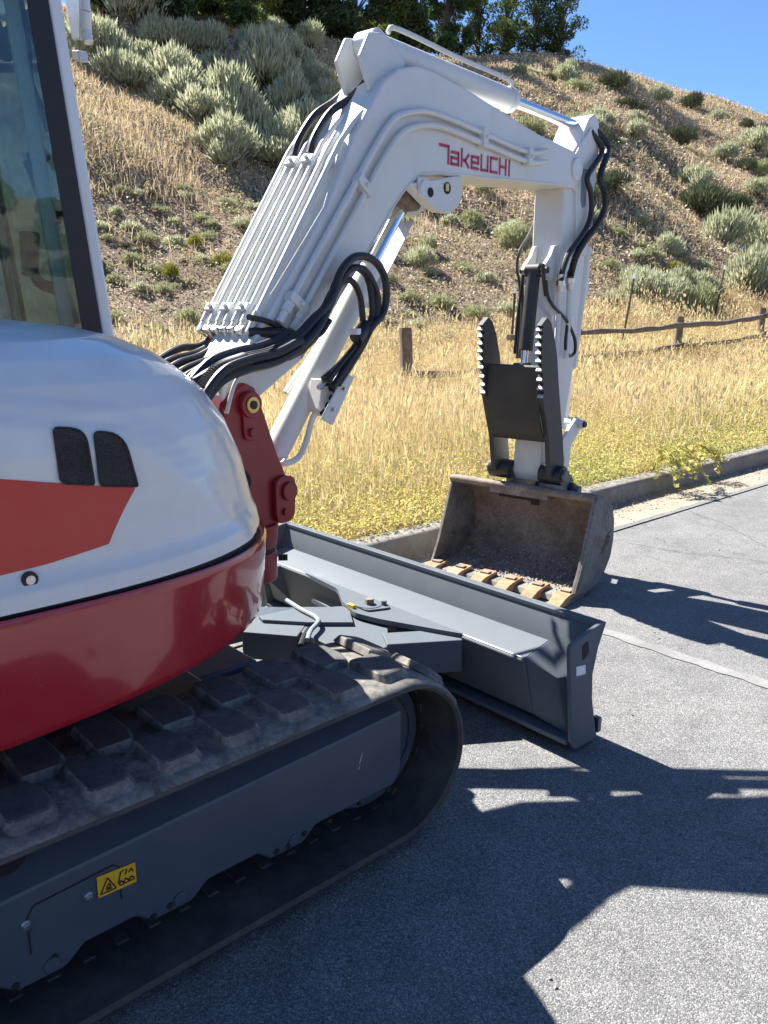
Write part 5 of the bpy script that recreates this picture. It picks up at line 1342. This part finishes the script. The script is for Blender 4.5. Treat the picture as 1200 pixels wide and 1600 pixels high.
# arm pipes and hoses on the right face and behind
def apipe(pts, r, mat='boomwhite', name='arm_pipe', k=6): return MB().tube(smooth_path(bpath(pts), k), r, n=10).build(name, M[mat], arm)
apipe([(2.517, 0.13, 1.864), (2.51, 0.13, 1.792), (2.52, 0.13, 1.576), (2.515, 0.13, 1.354), (2.512, 0.13, 1.234)], .016)
apipe([(2.625, 0.14, 1.825), (2.627, 0.14, 1.687), (2.632, 0.14, 1.52), (2.628, 0.14, 1.351)], .016)
h1 = [(2.753, 0.15, 2.393), (2.808, 0.15, 2.312), (2.833, 0.15, 2.207), (2.786, 0.15, 2.113), (2.67, 0.15, 2.021), (2.564, 0.15, 1.943), (2.51, 0.15, 1.863), (2.487, 0.15, 1.791)]
hose([(2.86, .10, 2.66), (2.95, .14, 2.56)] + h1, .017, name='arm_hose', parent=arm)
h2 = smooth_path(bpath([(2.93, .05, 2.72), (3.04, .13, 2.60)] + [(2.893, 0.165, 2.41), (2.961, 0.165, 2.328), (2.97, 0.165, 2.22), (2.867, 0.165, 2.119), (2.739, 0.165, 2.033), (2.641, 0.165, 1.947), (2.593, 0.165, 1.866), (2.575, 0.165, 1.815)]), 14)
MB().tube(h2, .02, n=12, radii=[.0215 if i % 2 else .0175 for i in range(len(h2))]).build('ribbed_hose', M['hose'], arm)
hose([(2.327, 0.14, 1.792), (2.359, 0.14, 1.709), (2.444, 0.14, 1.647), (2.563, 0.14, 1.598), (2.654, 0.14, 1.539), (2.734, 0.14, 1.462), (2.744, 0.14, 1.385), (2.677, 0.14, 1.364), (2.621, 0.14, 1.404), (2.613, 0.14, 1.472), (2.627, 0.14, 1.557)], .010, name='arm_hose', parent=arm)
hose([(2.298, 0.13, 1.88), (2.324, 0.13, 1.785), (2.355, 0.13, 1.71)], .012, name='arm_hose', parent=arm)
for q0, q1 in (([(2.491, 0.145, 1.834)][0], [(2.505, 0.14, 1.735)][0]), ([(2.591, 0.155, 1.852)][0], [(2.606, 0.15, 1.752)][0])):
    mb = MB(); mb.cyl(B(*q0), B(*q1), .021, n=12); mb.cyl(B(*q0).lerp(B(*q1), .35), B(*q0).lerp(B(*q1), .65), .027, n=6); mb.build('pipe_fitting', M['steel'], arm, bevel=.001)
apipe([(3.179, -0.02, 1.98), (3.199, -0.02, 1.78), (3.158, -0.02, 1.731), (3.09, -0.02, 1.745)], .012)
# hose on the far left of the arm
hose([(2.716, -0.16, 2.163), (2.645, -0.16, 2.072), (2.545, -0.16, 1.977), (2.523, -0.16, 1.873), (2.562, -0.16, 1.782), (2.581, -0.16, 1.574), (2.57, -0.16, 1.342)], .009, name='arm_hose', parent=arm)
hose([(2.575, -0.13, 1.911), (2.547, -0.13, 1.799), (2.56, -0.13, 1.574), (2.549, -0.13, 1.344)], .010, name='arm_hose', parent=arm)
for q in [(2.65, 0.14, 1.576)]: 
    MB().box(B(*q), (.02, .022, .03), (BN, BF, UP)).build('pipe_clamp', M['boomwhite'], arm, bevel=.004)
# bucket cylinder behind the arm
bc = bpy.data.objects.new('bucket_cylinder', None); col.objects.link(bc); bc.parent = exc; bc.empty_display_size = .1
q0, q1 = B(3.02, .03, 2.02), B(2.905, .03, 1.28); q2 = B(2.90, .03, .925); dq = (q2 - q1).normalized()
mb = MB(); mb.cyl(q0, q1, .045, n=28); mb.build('cylinder_barrel', M['boomwhite'], bc, bevel=.004)
MB().cyl(q1 - dq * .01, q2, .022, n=20).build('cylinder_rod', M['chrome'], bc)
MB().cyl(q2 - BN * .05, q2 + BN * .05, .04, n=20).build('rod_eye', M['boomwhite'], bc, bevel=.003)
# links between rod, arm and bucket
for w in (.095, -.115):
    mb = MB(); bprism(mb, round_poly([(2.60, .72), (2.63, .80), (2.90, .98), (2.95, .94), (2.94, .88), (2.68, .70)], .03), w, w + .022); mb.build('rocker_link', M['boomwhite'], exc, bevel=.004)
    mb = MB(); bprism(mb, round_poly([(2.86, .94), (2.93, .95), (2.86, .52), (2.78, .50)], .03), w * .62, w * .62 + .022); mb.build('bucket_link', M['boomwhite'], exc, bevel=.004)
mb = MB(); bcyl(mb, 2.915, .925, -.13, .150, .030, 20); lp = mb.build('link_pin', M['boomwhite'], exc, bevel=.004)
mb = MB(); bcyl(mb, 2.915, .925, .150, .165, .021, 6); mb.build('bolt', M['inkblack'], lp)

# ---------------------------------------------------------------- thumb
th = bpy.data.objects.new('thumb', None); col.objects.link(th); th.parent = exc; th.empty_display_size = .1
def thumb_plate(w0, w1):
    tf_ = [(2.191, 0.205, 1.565), (2.19, 0.205, 1.507), (2.192, 0.205, 1.42), (2.202, 0.205, 1.332), (2.228, 0.205, 1.225), (2.246, 0.205, 1.133), (2.289, 0.205, 1.02), (2.344, 0.205, 0.884), (2.385, 0.205, 0.669)]
    tb_ = [(2.547, 0.205, 0.632), (2.55, 0.205, 0.743), (2.513, 0.205, 0.904), (2.468, 0.205, 1.061), (2.425, 0.205, 1.213), (2.391, 0.205, 1.361), (2.335, 0.205, 1.498), (2.289, 0.205, 1.565), (2.241, 0.205, 1.589)]
    front = [(s - .0, z) for s, w, z in tf_]; back = [(s, z) for s, w, z in tb_]
    # serrate the upper front edge
    f2 = []
    for (a, b) in zip(front[:6][:-1], front[1:6]):
        n = max(2, int(round(math.hypot(b[0] - a[0], b[1] - a[1]) / .052)))
        for i in range(n):
            t = i / n; t2 = (i + .68) / n
            f2.append((a[0] + (b[0] - a[0]) * t + .014, a[1] + (b[1] - a[1]) * t)); f2.append((a[0] + (b[0] - a[0]) * t2 - .014, a[1] + (b[1] - a[1]) * t2))
    poly = f2 + front[5:] + back
    mb = MB(); bprism(mb, poly, w0, w1); p = mb.build('side_plate', M['thumbgrey'], th, smooth=30)
    # tooth tips in pale steel: their sunlit look put into the colour
    tips = f2[1::2]; mt = MB()
    for s, z in tips[1:]: bprism(mt, [(s - .002, z - .003), (s - .002, z + .004), (s + .008, z + .016), (s + .009, z + .003)], w0 - .001, w1 + .001)
    mt.build('lit_tip', M['scuff_and_lit_tip'], p, smooth=0)
    return p
pr_ = thumb_plate(.175, .205); thumb_plate(-.205, -.175)
mb = MB(); bprism(mb, [(2.245, 1.315), (2.262, 1.325), (2.275, 1.02), (2.325, .93), (2.39, .88), (2.375, .87), (2.305, .92), (2.255, 1.01)], -.176, .176)
mb.build('cross_plate', M['thumbgrey'], th, bevel=.004)
mb = MB(); bprism(mb, [(2.40, 1.33), (2.44, 1.22), (2.42, 1.20), (2.28, 1.27), (2.30, 1.33)], -.03, .03); mb.build('cylinder_lug', M['thumbgrey'], th)
for w0, w1 in ((.10, .250), (-.250, -.10)):
    mb = MB(); bcyl(mb, 2.47, .665, w0, w1, .060, 28); bo = mb.build('pivot_boss', M['blackpaint'], th, bevel=.008)
    w_ = w1 if w1 > 0 else w0; sg = 1 if w1 > 0 else -1
    mb = MB(); bcyl(mb, 2.47, .665, w_, w_ + sg * .020, .042, 6); mb.build('pivot_nut', M['bucket'], bo, bevel=.003)
# stamped marks running down the right plate
ml = []
for i, (u, v) in enumerate(((0, 0), (0, .9), (0, 1.8), (0, 2.7), (0, 3.6))):
    ml += [[(u, v), (u + .6, v), (u + .6, v + .55)], [(u, v + .3), (u + .35, v + .6)], [(u + .1, v + .6), (u + .6, v + .2)]][: (3 if i != 3 else 2)]
mk = [(2.299, 0.205, 1.206), (2.328, 0.205, 1.02)]
letters(ml, B(*mk[0]), BF * .034, UP * -.040 + BF * .008, 0, .0012, 'plate_mark', M['inkblack'], pr_, .0040)
letters([[(0, 0), (.1, .9)], [(-.25, .2), (0, 0)]], B(*mk[1]), BF * .034, UP * -.042 + BF * .006, 0, .0012, 'plate_mark', M['inkblack'], pr_, .006)
tc = bpy.data.objects.new('thumb_cylinder', None); col.objects.link(tc); tc.parent = exc; tc.empty_display_size = .1
mb = MB(); mb.cyl(B(2.438, 0, 1.855), B(2.385, 0, 1.40), .040, n=28); mb.cyl(B(2.438, -.045, 1.855), B(2.438, .048, 1.855), .040, n=22); mb.build('cylinder_barrel', M['blackpaint'], tc, bevel=.004)
MB().cyl(B(2.387, 0, 1.41), B(2.37, 0, 1.28), .022, n=18).build('cylinder_rod', M['chrome'], tc)
MB().tube(bpath([(2.425, -.062, 1.83), (2.39, -.066, 1.60), (2.365, -.062, 1.38)]), .009, n=8).build('cylinder_hose', M['hose'], tc)

# ---------------------------------------------------------------- bucket
bk_ = bpy.data.objects.new('bucket', None); col.objects.link(bk_); bk_.parent = exc; bk_.empty_display_size = .1
HWB = .50
side = [(2.385, .585), (2.44, .590), (2.55, .560), (2.635, .490), (2.678, .39), (2.685, .27), (2.655, .165), (2.58, .085), (2.46, .035), (2.30, .016), (2.16, .014), (2.135, .030), (2.165, .060), (2.235, .19), (2.31, .385), (2.352, .50)]
for w0 in (HWB - .018, -HWB):
    mb = MB(); bprism(mb, side, w0, w0 + .018); sp_ = mb.build('side_plate', M['bucket'], bk_, bevel=.003)
    if w0 > 0:
        mb = MB(); bprism(mb, [(2.385, .585), (2.352, .50), (2.31, .385), (2.235, .19), (2.165, .06), (2.215, .05), (2.285, .19), (2.36, .385), (2.41, .54)], HWB, HWB + .010); mb.build('cheek_strip', M['bucket'], sp_, bevel=.002)
        em = [[(0, 0), (.55, 1.5), (1.35, 1.9)], [(.55, 1.5), (.55, .7), (.95, 1.35), (.95, .55), (1.25, 1.2), (1.35, .65)], [(.5, .75), (.8, .45)], [(.0, -.25), (.2, .5)]]
        letters(em, B(2.53, HWB, .235), BF * .062, UP * .055 + BF * .008, 0, .0012, 'plate_emblem', M['inkblack'], sp_, .0075)
shell_o = [(2.16, .014), (2.30, .016), (2.46, .035), (2.58, .085), (2.655, .165), (2.685, .27), (2.678, .39), (2.635, .490), (2.55, .560), (2.44, .590), (2.385, .585)]
shell_i = [(2.16, .032), (2.30, .034), (2.452, .053), (2.567, .100), (2.638, .175), (2.666, .275), (2.659, .385), (2.620, .476), (2.543, .542), (2.44, .570), (2.388, .566)]
mb = MB(); ws = np.linspace(-HWB + .016, HWB - .018, 13)
mb.grid([[B(s, w, z) for s, z in shell_o] for w in ws]); mb.build('shell', M['bucket'], bk_, smooth=60)
mb = MB(); mb.grid([[B(s, w, z) for s, z in shell_i] for w in ws]); mb.build('inner_shell', M['bucketin'], bk_, smooth=60)
# rolled top bar
mb = MB(); mb.tube([B(2.392, w, .572) for w in np.linspace(-HWB - .004, HWB - .004, 12)], .024, n=16); mb.box(B(2.43, .0, .545), (.20, .06, .020), (BN, BF, UP)); mb.build('top_bar', M['bucketin'], bk_)
mb = MB(); mb.box(B(2.405, -.02, .530), (.13, .012, .030), (BN, BF, UP)); tb_ = mb.build('bar_gusset', M['dark'], bk_, bevel=.006)
mb = MB(); bprism(mb, [(2.398, .535), (2.398, .478), (2.404, .478), (2.404, .535)], .075, .135); mb.build('bar_gusset', M['dark'], bk_, bevel=.004)
# cutting lip and six teeth
mb = MB(); bprism(mb, [(2.115, .008), (2.135, .038), (2.30, .038), (2.30, .010)], -HWB, HWB); mb.build('cutting_lip', M['bucket'], bk_, bevel=.003)
def tooth(w):
    mb = MB()
    P = [(2.02, .006, .036), (2.10, .05, .046), (2.20, .062, .046), (2.24, .045, .04)]
    prof = [(2.005, .004), (2.000, .018), (2.085, .052), (2.115, .060), (2.235, .066), (2.245, .042), (2.15, .040), (2.13, .004)]
    n = len(prof); hw = [.040, .040, .044, .046, .046, .046, .046, .044]
    mb.add([B(s, w - h, z) for (s, z), h in zip(prof, hw)] + [B(s, w + h, z) for (s, z), h in zip(prof, hw)], [tuple(range(n))[::-1], tuple(range(n, 2 * n))] + [(i, (i + 1) % n, n + (i + 1) % n, n + i) for i in range(n)])
    t = mb.build('bucket_tooth', M['tooth'], bk_, bevel=.004)
    MB().box(B(2.175, w, .067), (.030, .022, .006), (BN, BF, UP)).build('tooth_adapter', M['bucketin'], t, bevel=.002)
for i in range(6): tooth(-.452 + .905 * i / 5)
# ears behind the top bar
for w0 in (.10, -.13):
    mb = MB(); bprism(mb, round_poly([(2.44, .575), (2.455, .70), (2.54, .715), (2.84, .60), (2.89, .51), (2.82, .43), (2.60, .50), (2.50, .56)], .02), w0, w0 + .03); e_ = mb.build('bucket_ear', M['bucket'], bk_, bevel=.005)
    mb = MB(); bcyl(mb, 2.815, .515, w0 - .03, w0 + .06, .042, 22); mb.build('ear_boss', M['blackpaint'], e_, bevel=.006)
mb = MB(); bcyl(mb, 2.815, .515, -.20, .20, .026, 20); mb.build('bucket_pin', M['bucket'], bk_, bevel=.003)

# ---------------------------------------------------------------- dozer blade
bl = bpy.data.objects.new('dozer_blade', None); col.objects.link(bl); bl.parent = exc; bl.empty_display_size = .1
mold = [(1.945, .485), (1.905, .40), (1.888, .30), (1.895, .20), (1.920, .12), (1.950, .055)]
def sweep_x(prof, th_, x0, x1, name, mat, bev=.003):
    f = [(y, z) for y, z in prof]; b = []
    for i, (y, z) in enumerate(prof):
        a = Vector(prof[max(0, i - 1)]); c = Vector(prof[min(len(prof) - 1, i + 1)]); d = (c - a).normalized(); b.append((y + d.y * th_, z - d.x * th_))
    P = f + b[::-1]
    return MB().prism([(x0, y, z) for y, z in P], [(x1, y, z) for y, z in P]).build(name, mat, bl, bevel=bev)
sweep_x(mold, .016, -.985, .985, 'moldboard', M['bladegrey'])
MB().box((0, 1.934, .478), (.985, .020, .010)).build('top_rail', M['bladegrey'], bl, bevel=.004)
mb = MB(); mb.prism([(-.98, 1.925, .09), (-.98, 1.945, .09), (-.98, 1.975, .006), (-.98, 1.955, .004)], [(.98, 1.925, .09), (.98, 1.945, .09), (.98, 1.975, .006), (.98, 1.955, .004)]); mb.build('cutting_edge', M['bucket'], bl, bevel=.002)
for s in (1, -1):
    ep = [(1.948, .490), (1.905, .40), (1.880, .30), (1.888, .20), (1.915, .10), (1.935, .020), (1.800, .020), (1.770, .06), (1.722, .440), (1.730, .456), (1.90, .490)]
    mb = MB(); x0, x1 = (.985, 1.003) if s > 0 else (-1.003, -.985)
    mb.prism([(x0, y, z) for y, z in ep], [(x1, y, z) for y, z in ep]); e_ = mb.build('end_plate', M['bladegrey'], bl, bevel=.004)
    sl = round_poly([(1.795, .435), (1.830, .450), (1.842, .395), (1.806, .372)], .014)
    xx = 1.003 * s
    MB().prism([(xx, y, z) for y, z in sl], [(xx + .0015 * s, y, z) for y, z in sl]).build('slot', M['dark'], e_)
    if s > 0:
        q = [(1.767, 0.364), (1.824, 0.355), (1.828, 0.318), (1.771, 0.326)]
        MB().prism([(1.0035, y, z) for y, z in q], [(1.0045, y, z) for y, z in q]).build('label_sticker', M['paper'], e_, smooth=0)
        MB().box((.992, 1.948, .07), (.014, .012, .03)).build('edge_bolt', M['grey'], e_, bevel=.003)
# chipped paint along the top rail
mb = MB(); g_ = random.Random(9)
for i in range(34):
    x = g_.uniform(-.95, .95); y = 1.934 + g_.uniform(-.016, .014); l_ = g_.uniform(.004, .022); w_ = g_.uniform(.0015, .004)
    mb.add([(x - l_, y, .4888), (x - l_ * .2, y - w_, .4888), (x + l_, y + w_ * .2, .4888), (x + l_ * .1, y + w_, .4888)], [(0, 1, 2, 3)])
mb.build('paint_chip', M['scuff_and_lit_tip'], bl, smooth=0)
# box beam behind the moldboard: sloped top plate and rear face
beam = [(1.885, .372), (1.735, .340), (1.722, .330), (1.800, .085), (1.92, .085), (1.885, .30)]
mb = MB(); mb.prism([(-.96, y, z) for y, z in beam], [(.80, y, z) for y, z in beam]); bm_ = mb.build('box_beam', M['bladegrey'], bl, bevel=.006)
mb = MB(); mb.tube([(-.955, 1.7325, .339), (.795, 1.7325, .339)], .0035, n=6); mb.build('beam_edge', M['scuff_and_lit_tip'], bm_)
# sloped end gusset at the right of the beam and the foot plate below it
mb = MB(); mb.prism([(.80, 1.885, .372), (.80, 1.735, .34), (.80, 1.80, .085), (.80, 1.90, .085)], [(.985, 1.888, .30), (.90, 1.80, .27), (.96, 1.81, .06), (.985, 1.90, .06)]); mb.build('end_gusset', M['bladegrey'], bl, bevel=.004)
mb = MB(); mb.box((.0, 1.85, .052), (.98, .085, .010)); mb.build('foot_plate', M['bladegrey'], bl, bevel=.003)
MB().prism([(-.80, 1.74, .335), (-.80, 1.60, .32), (-.80, 1.62, .30), (-.80, 1.79, .12)], [(-.78, 1.74, .335), (-.78, 1.60, .32), (-.78, 1.62, .30), (-.78, 1.79, .12)]).build('end_gusset', M['bladegrey'], bl, bevel=.003)
# pivot plates
pp_ = round_poly([(-.62, 1.735), (-.40, 1.735), (.50, 1.735), (.42, 1.70), (.14, 1.585), (.02, 1.555), (-.12, 1.60), (-.28, 1.70)], .03)
mb = MB(); mb.prism([(x, y, .322) for x, y in pp_], [(x, y, .344) for x, y in pp_]); pvp = mb.build('pivot_plate', M['bladegrey'], bl, bevel=.004)
mb = MB(); mb.prism([(x * .9 + .0, y, .20) for x, y in pp_], [(x * .9, y, .222) for x, y in pp_]); mb.build('pivot_plate', M['bladegrey'], bl, bevel=.004)
mb = MB(); mb.cyl((.0, 1.655, .344), (.0, 1.655, .356), .055, n=32); mb.prism(*[[(x, y, z) for x, y in round_poly([(-.05, 1.60), (.05, 1.60), (.09, 1.70), (.02, 1.73)], .02)] for z in (.345, .353)]); pc_ = mb.build('pivot_cap', M['bladegrey'], bl, bevel=.003)
MB().cyl((.0, 1.655, .356), (.0, 1.655, .380), .020, n=6).build('pivot_bolt', M['bucketin'], pc_, bevel=.002)
MB().cyl((.045, 1.70, .352), (.045, 1.70, .372), .013, n=6).build('pivot_bolt', M['bladegrey'], pc_, bevel=.002)
# push frame: two arms and a nose, with the angling cylinder housing on the right
fr = bpy.data.objects.new('blade_frame', None); col.objects.link(fr); fr.parent = exc; fr.empty_display_size = .1
for s in (1, -1):
    mb = MB(); P = [(s * .44, .70), (s * .56, .70), (s * .50, 1.30), (s * .20, 1.60), (s * .06, 1.60), (s * .08, 1.50), (s * .38, 1.24)]
    mb.prism([(x, y, .17) for x, y in P], [(x, y, .295) for x, y in P]); mb.build('push_arm', M['grey'], fr, bevel=.008)
nz_ = round_poly([(-.30, 1.30), (.26, 1.30), (.34, 1.46), (.16, 1.62), (.05, 1.70), (-.06, 1.70), (-.16, 1.62)], .04)
mb = MB(); mb.prism([(x, y, .236) for x, y in nz_], [(x, y, .312) for x, y in nz_]); mb.build('nose_plate', M['bladegrey'], fr, bevel=.006)
hq = [Vector(p) for p in ((.20, 1.40, .30), (.335, 1.66, .30))]
d_ = Vector((.50 - .30, 1.75 - 1.44, 0)).normalized(); sx_ = Vector((d_.y, -d_.x, 0))
c_ = Vector((.365, 1.62, .255)); hs_ = MB(); hs_.box(c_, (.062, .155, .070), (sx_, d_, UP)); hsg = hs_.build('cylinder_housing', M['bladegrey'], fr, bevel=.006)
mb = MB(); e0 = c_ + d_ * .15; mb.cyl(e0, e0 + d_ * .06, .028, n=18); mb.cyl(e0 + d_ * .05 - UP * .05, e0 + d_ * .05 + UP * .06, .022, n=16); mb.build('rod_eye', M['blackpaint'], hsg, bevel=.003)
mb = MB(); mb.cyl(e0 + d_ * .07 + sx_ * .02 - UP * .02, e0 + d_ * .07 + sx_ * .055 - UP * .02, .017, n=8); mb.build('pin_bolt', M['steel'], hsg, bevel=.002)
# left strip plate and housing seen between skirt and blade
P = [Vector(p) for p in [(-0.256, 1.244, 0.33), (-0.226, 1.446, 0.33), (-0.085, 1.607, 0.33), (0.071, 1.502, 0.33), (-0.058, 1.356, 0.33), (-0.207, 1.231, 0.33)]]
mb = MB(); mb.prism(P, [p - UP * .02 for p in P]); mb.build('cover_plate', M['bladegrey'], fr, bevel=.003)
P = [Vector(p) for p in [(-0.264, 1.248, 0.315), (-0.124, 1.385, 0.315), (-0.179, 1.439, 0.315), (-0.325, 1.309, 0.315)]]
mb = MB(); mb.box((-.14, 1.255, .255), (.12, .09, .060), (Vector((.8, .6, 0)), Vector((-.6, .8, 0)), UP)); mb.build('hose_cover', M['bladegrey'], fr, bevel=.005)
MB().tube(smooth_path([(0.076, 1.223, 0.3), (-0.018, 1.319, 0.3), (-0.08, 1.413, 0.3), (-0.098, 1.472, 0.3)], 6), .014, n=10).build('blade_hose', M['hose'], fr)
MB().tube(smooth_path([(-0.312, 1.432, 0.34), (-0.178, 1.411, 0.34), (-0.03, 1.393, 0.34), (0.047, 1.297, 0.34), (0.118, 1.225, 0.34)], 6), .010, n=8).build('blade_hose', M['pillar'], fr)
MB().tube(smooth_path([(0.106, 1.363, 0.27), (-0.016, 1.488, 0.27), (-0.042, 1.571, 0.27), (0.043, 1.554, 0.27)], 6), .012, n=10).build('blade_hose', M['hose'], fr)
MB().box((-.04, 1.585, .33), (.02, .008, .03)).build('grease_tag', M['yellow'], fr, bevel=.002)

# ================================================================ LOOSE MATERIAL
def pebbles(n, fx, size, name, kind='stuff'):
    V = []; F = []; g = np.random.default_rng(5)
    tet = np.array([[1, 0, -.5], [-.5, .87, -.5], [-.5, -.87, -.5], [0, 0, .8], [.4, .4, .5], [-.5, .1, .6]])
    tf = np.array([[0, 1, 4], [1, 5, 4], [1, 2, 5], [2, 3, 5], [2, 0, 3], [0, 4, 3], [3, 4, 5]])
    P = fx(n, g)
    for i in range(n):
        s = size * g.uniform(.5, 1.6); a = g.uniform(0, 6.28); c, sn = math.cos(a), math.sin(a)
        Q = tet * (g.uniform(.7, 1.2, (6, 3))) * s; Q = np.stack([Q[:, 0] * c - Q[:, 1] * sn, Q[:, 0] * sn + Q[:, 1] * c, Q[:, 2] * .7], 1)
        V.append(Q + P[i]); F.append(tf + 6 * i)
    return tag(link(name, np_mesh(name, np.concatenate(V), np.concatenate(F)), M['gravel']), kind=kind)
def in_bucket(n, g):
    s = 2.22 + .40 * g.random(n) ** 1.3; w = g.uniform(-HWB + .03, HWB - .03, n)
    z = np.interp(s, [2.16, 2.30, 2.452, 2.567, 2.638], [.034, .036, .055, .102, .177]) + .004
    return np.array([tuple(B(a, b, c)) for a, b, c in zip(s, w, z)])
pebbles(700, in_bucket, .0085, 'bucket_gravel')
def on_gutter(n, g):
    y = g.uniform(1.5, 16, n); x = -1.22 + .55 * g.random(n) ** 1.6
    return np.stack([x, y, np.interp(x, gx, gz) + .003], 1)
pebbles(900, on_gutter, .0065, 'gutter_grit')
def on_road(n, g):
    y = g.uniform(.3, 9, n); x = -.66 + 3.2 * g.random(n) ** 1.7
    return np.stack([x, y, np.full(n, .003)], 1)
pebbles(500, on_road, .0045, 'road_grit')
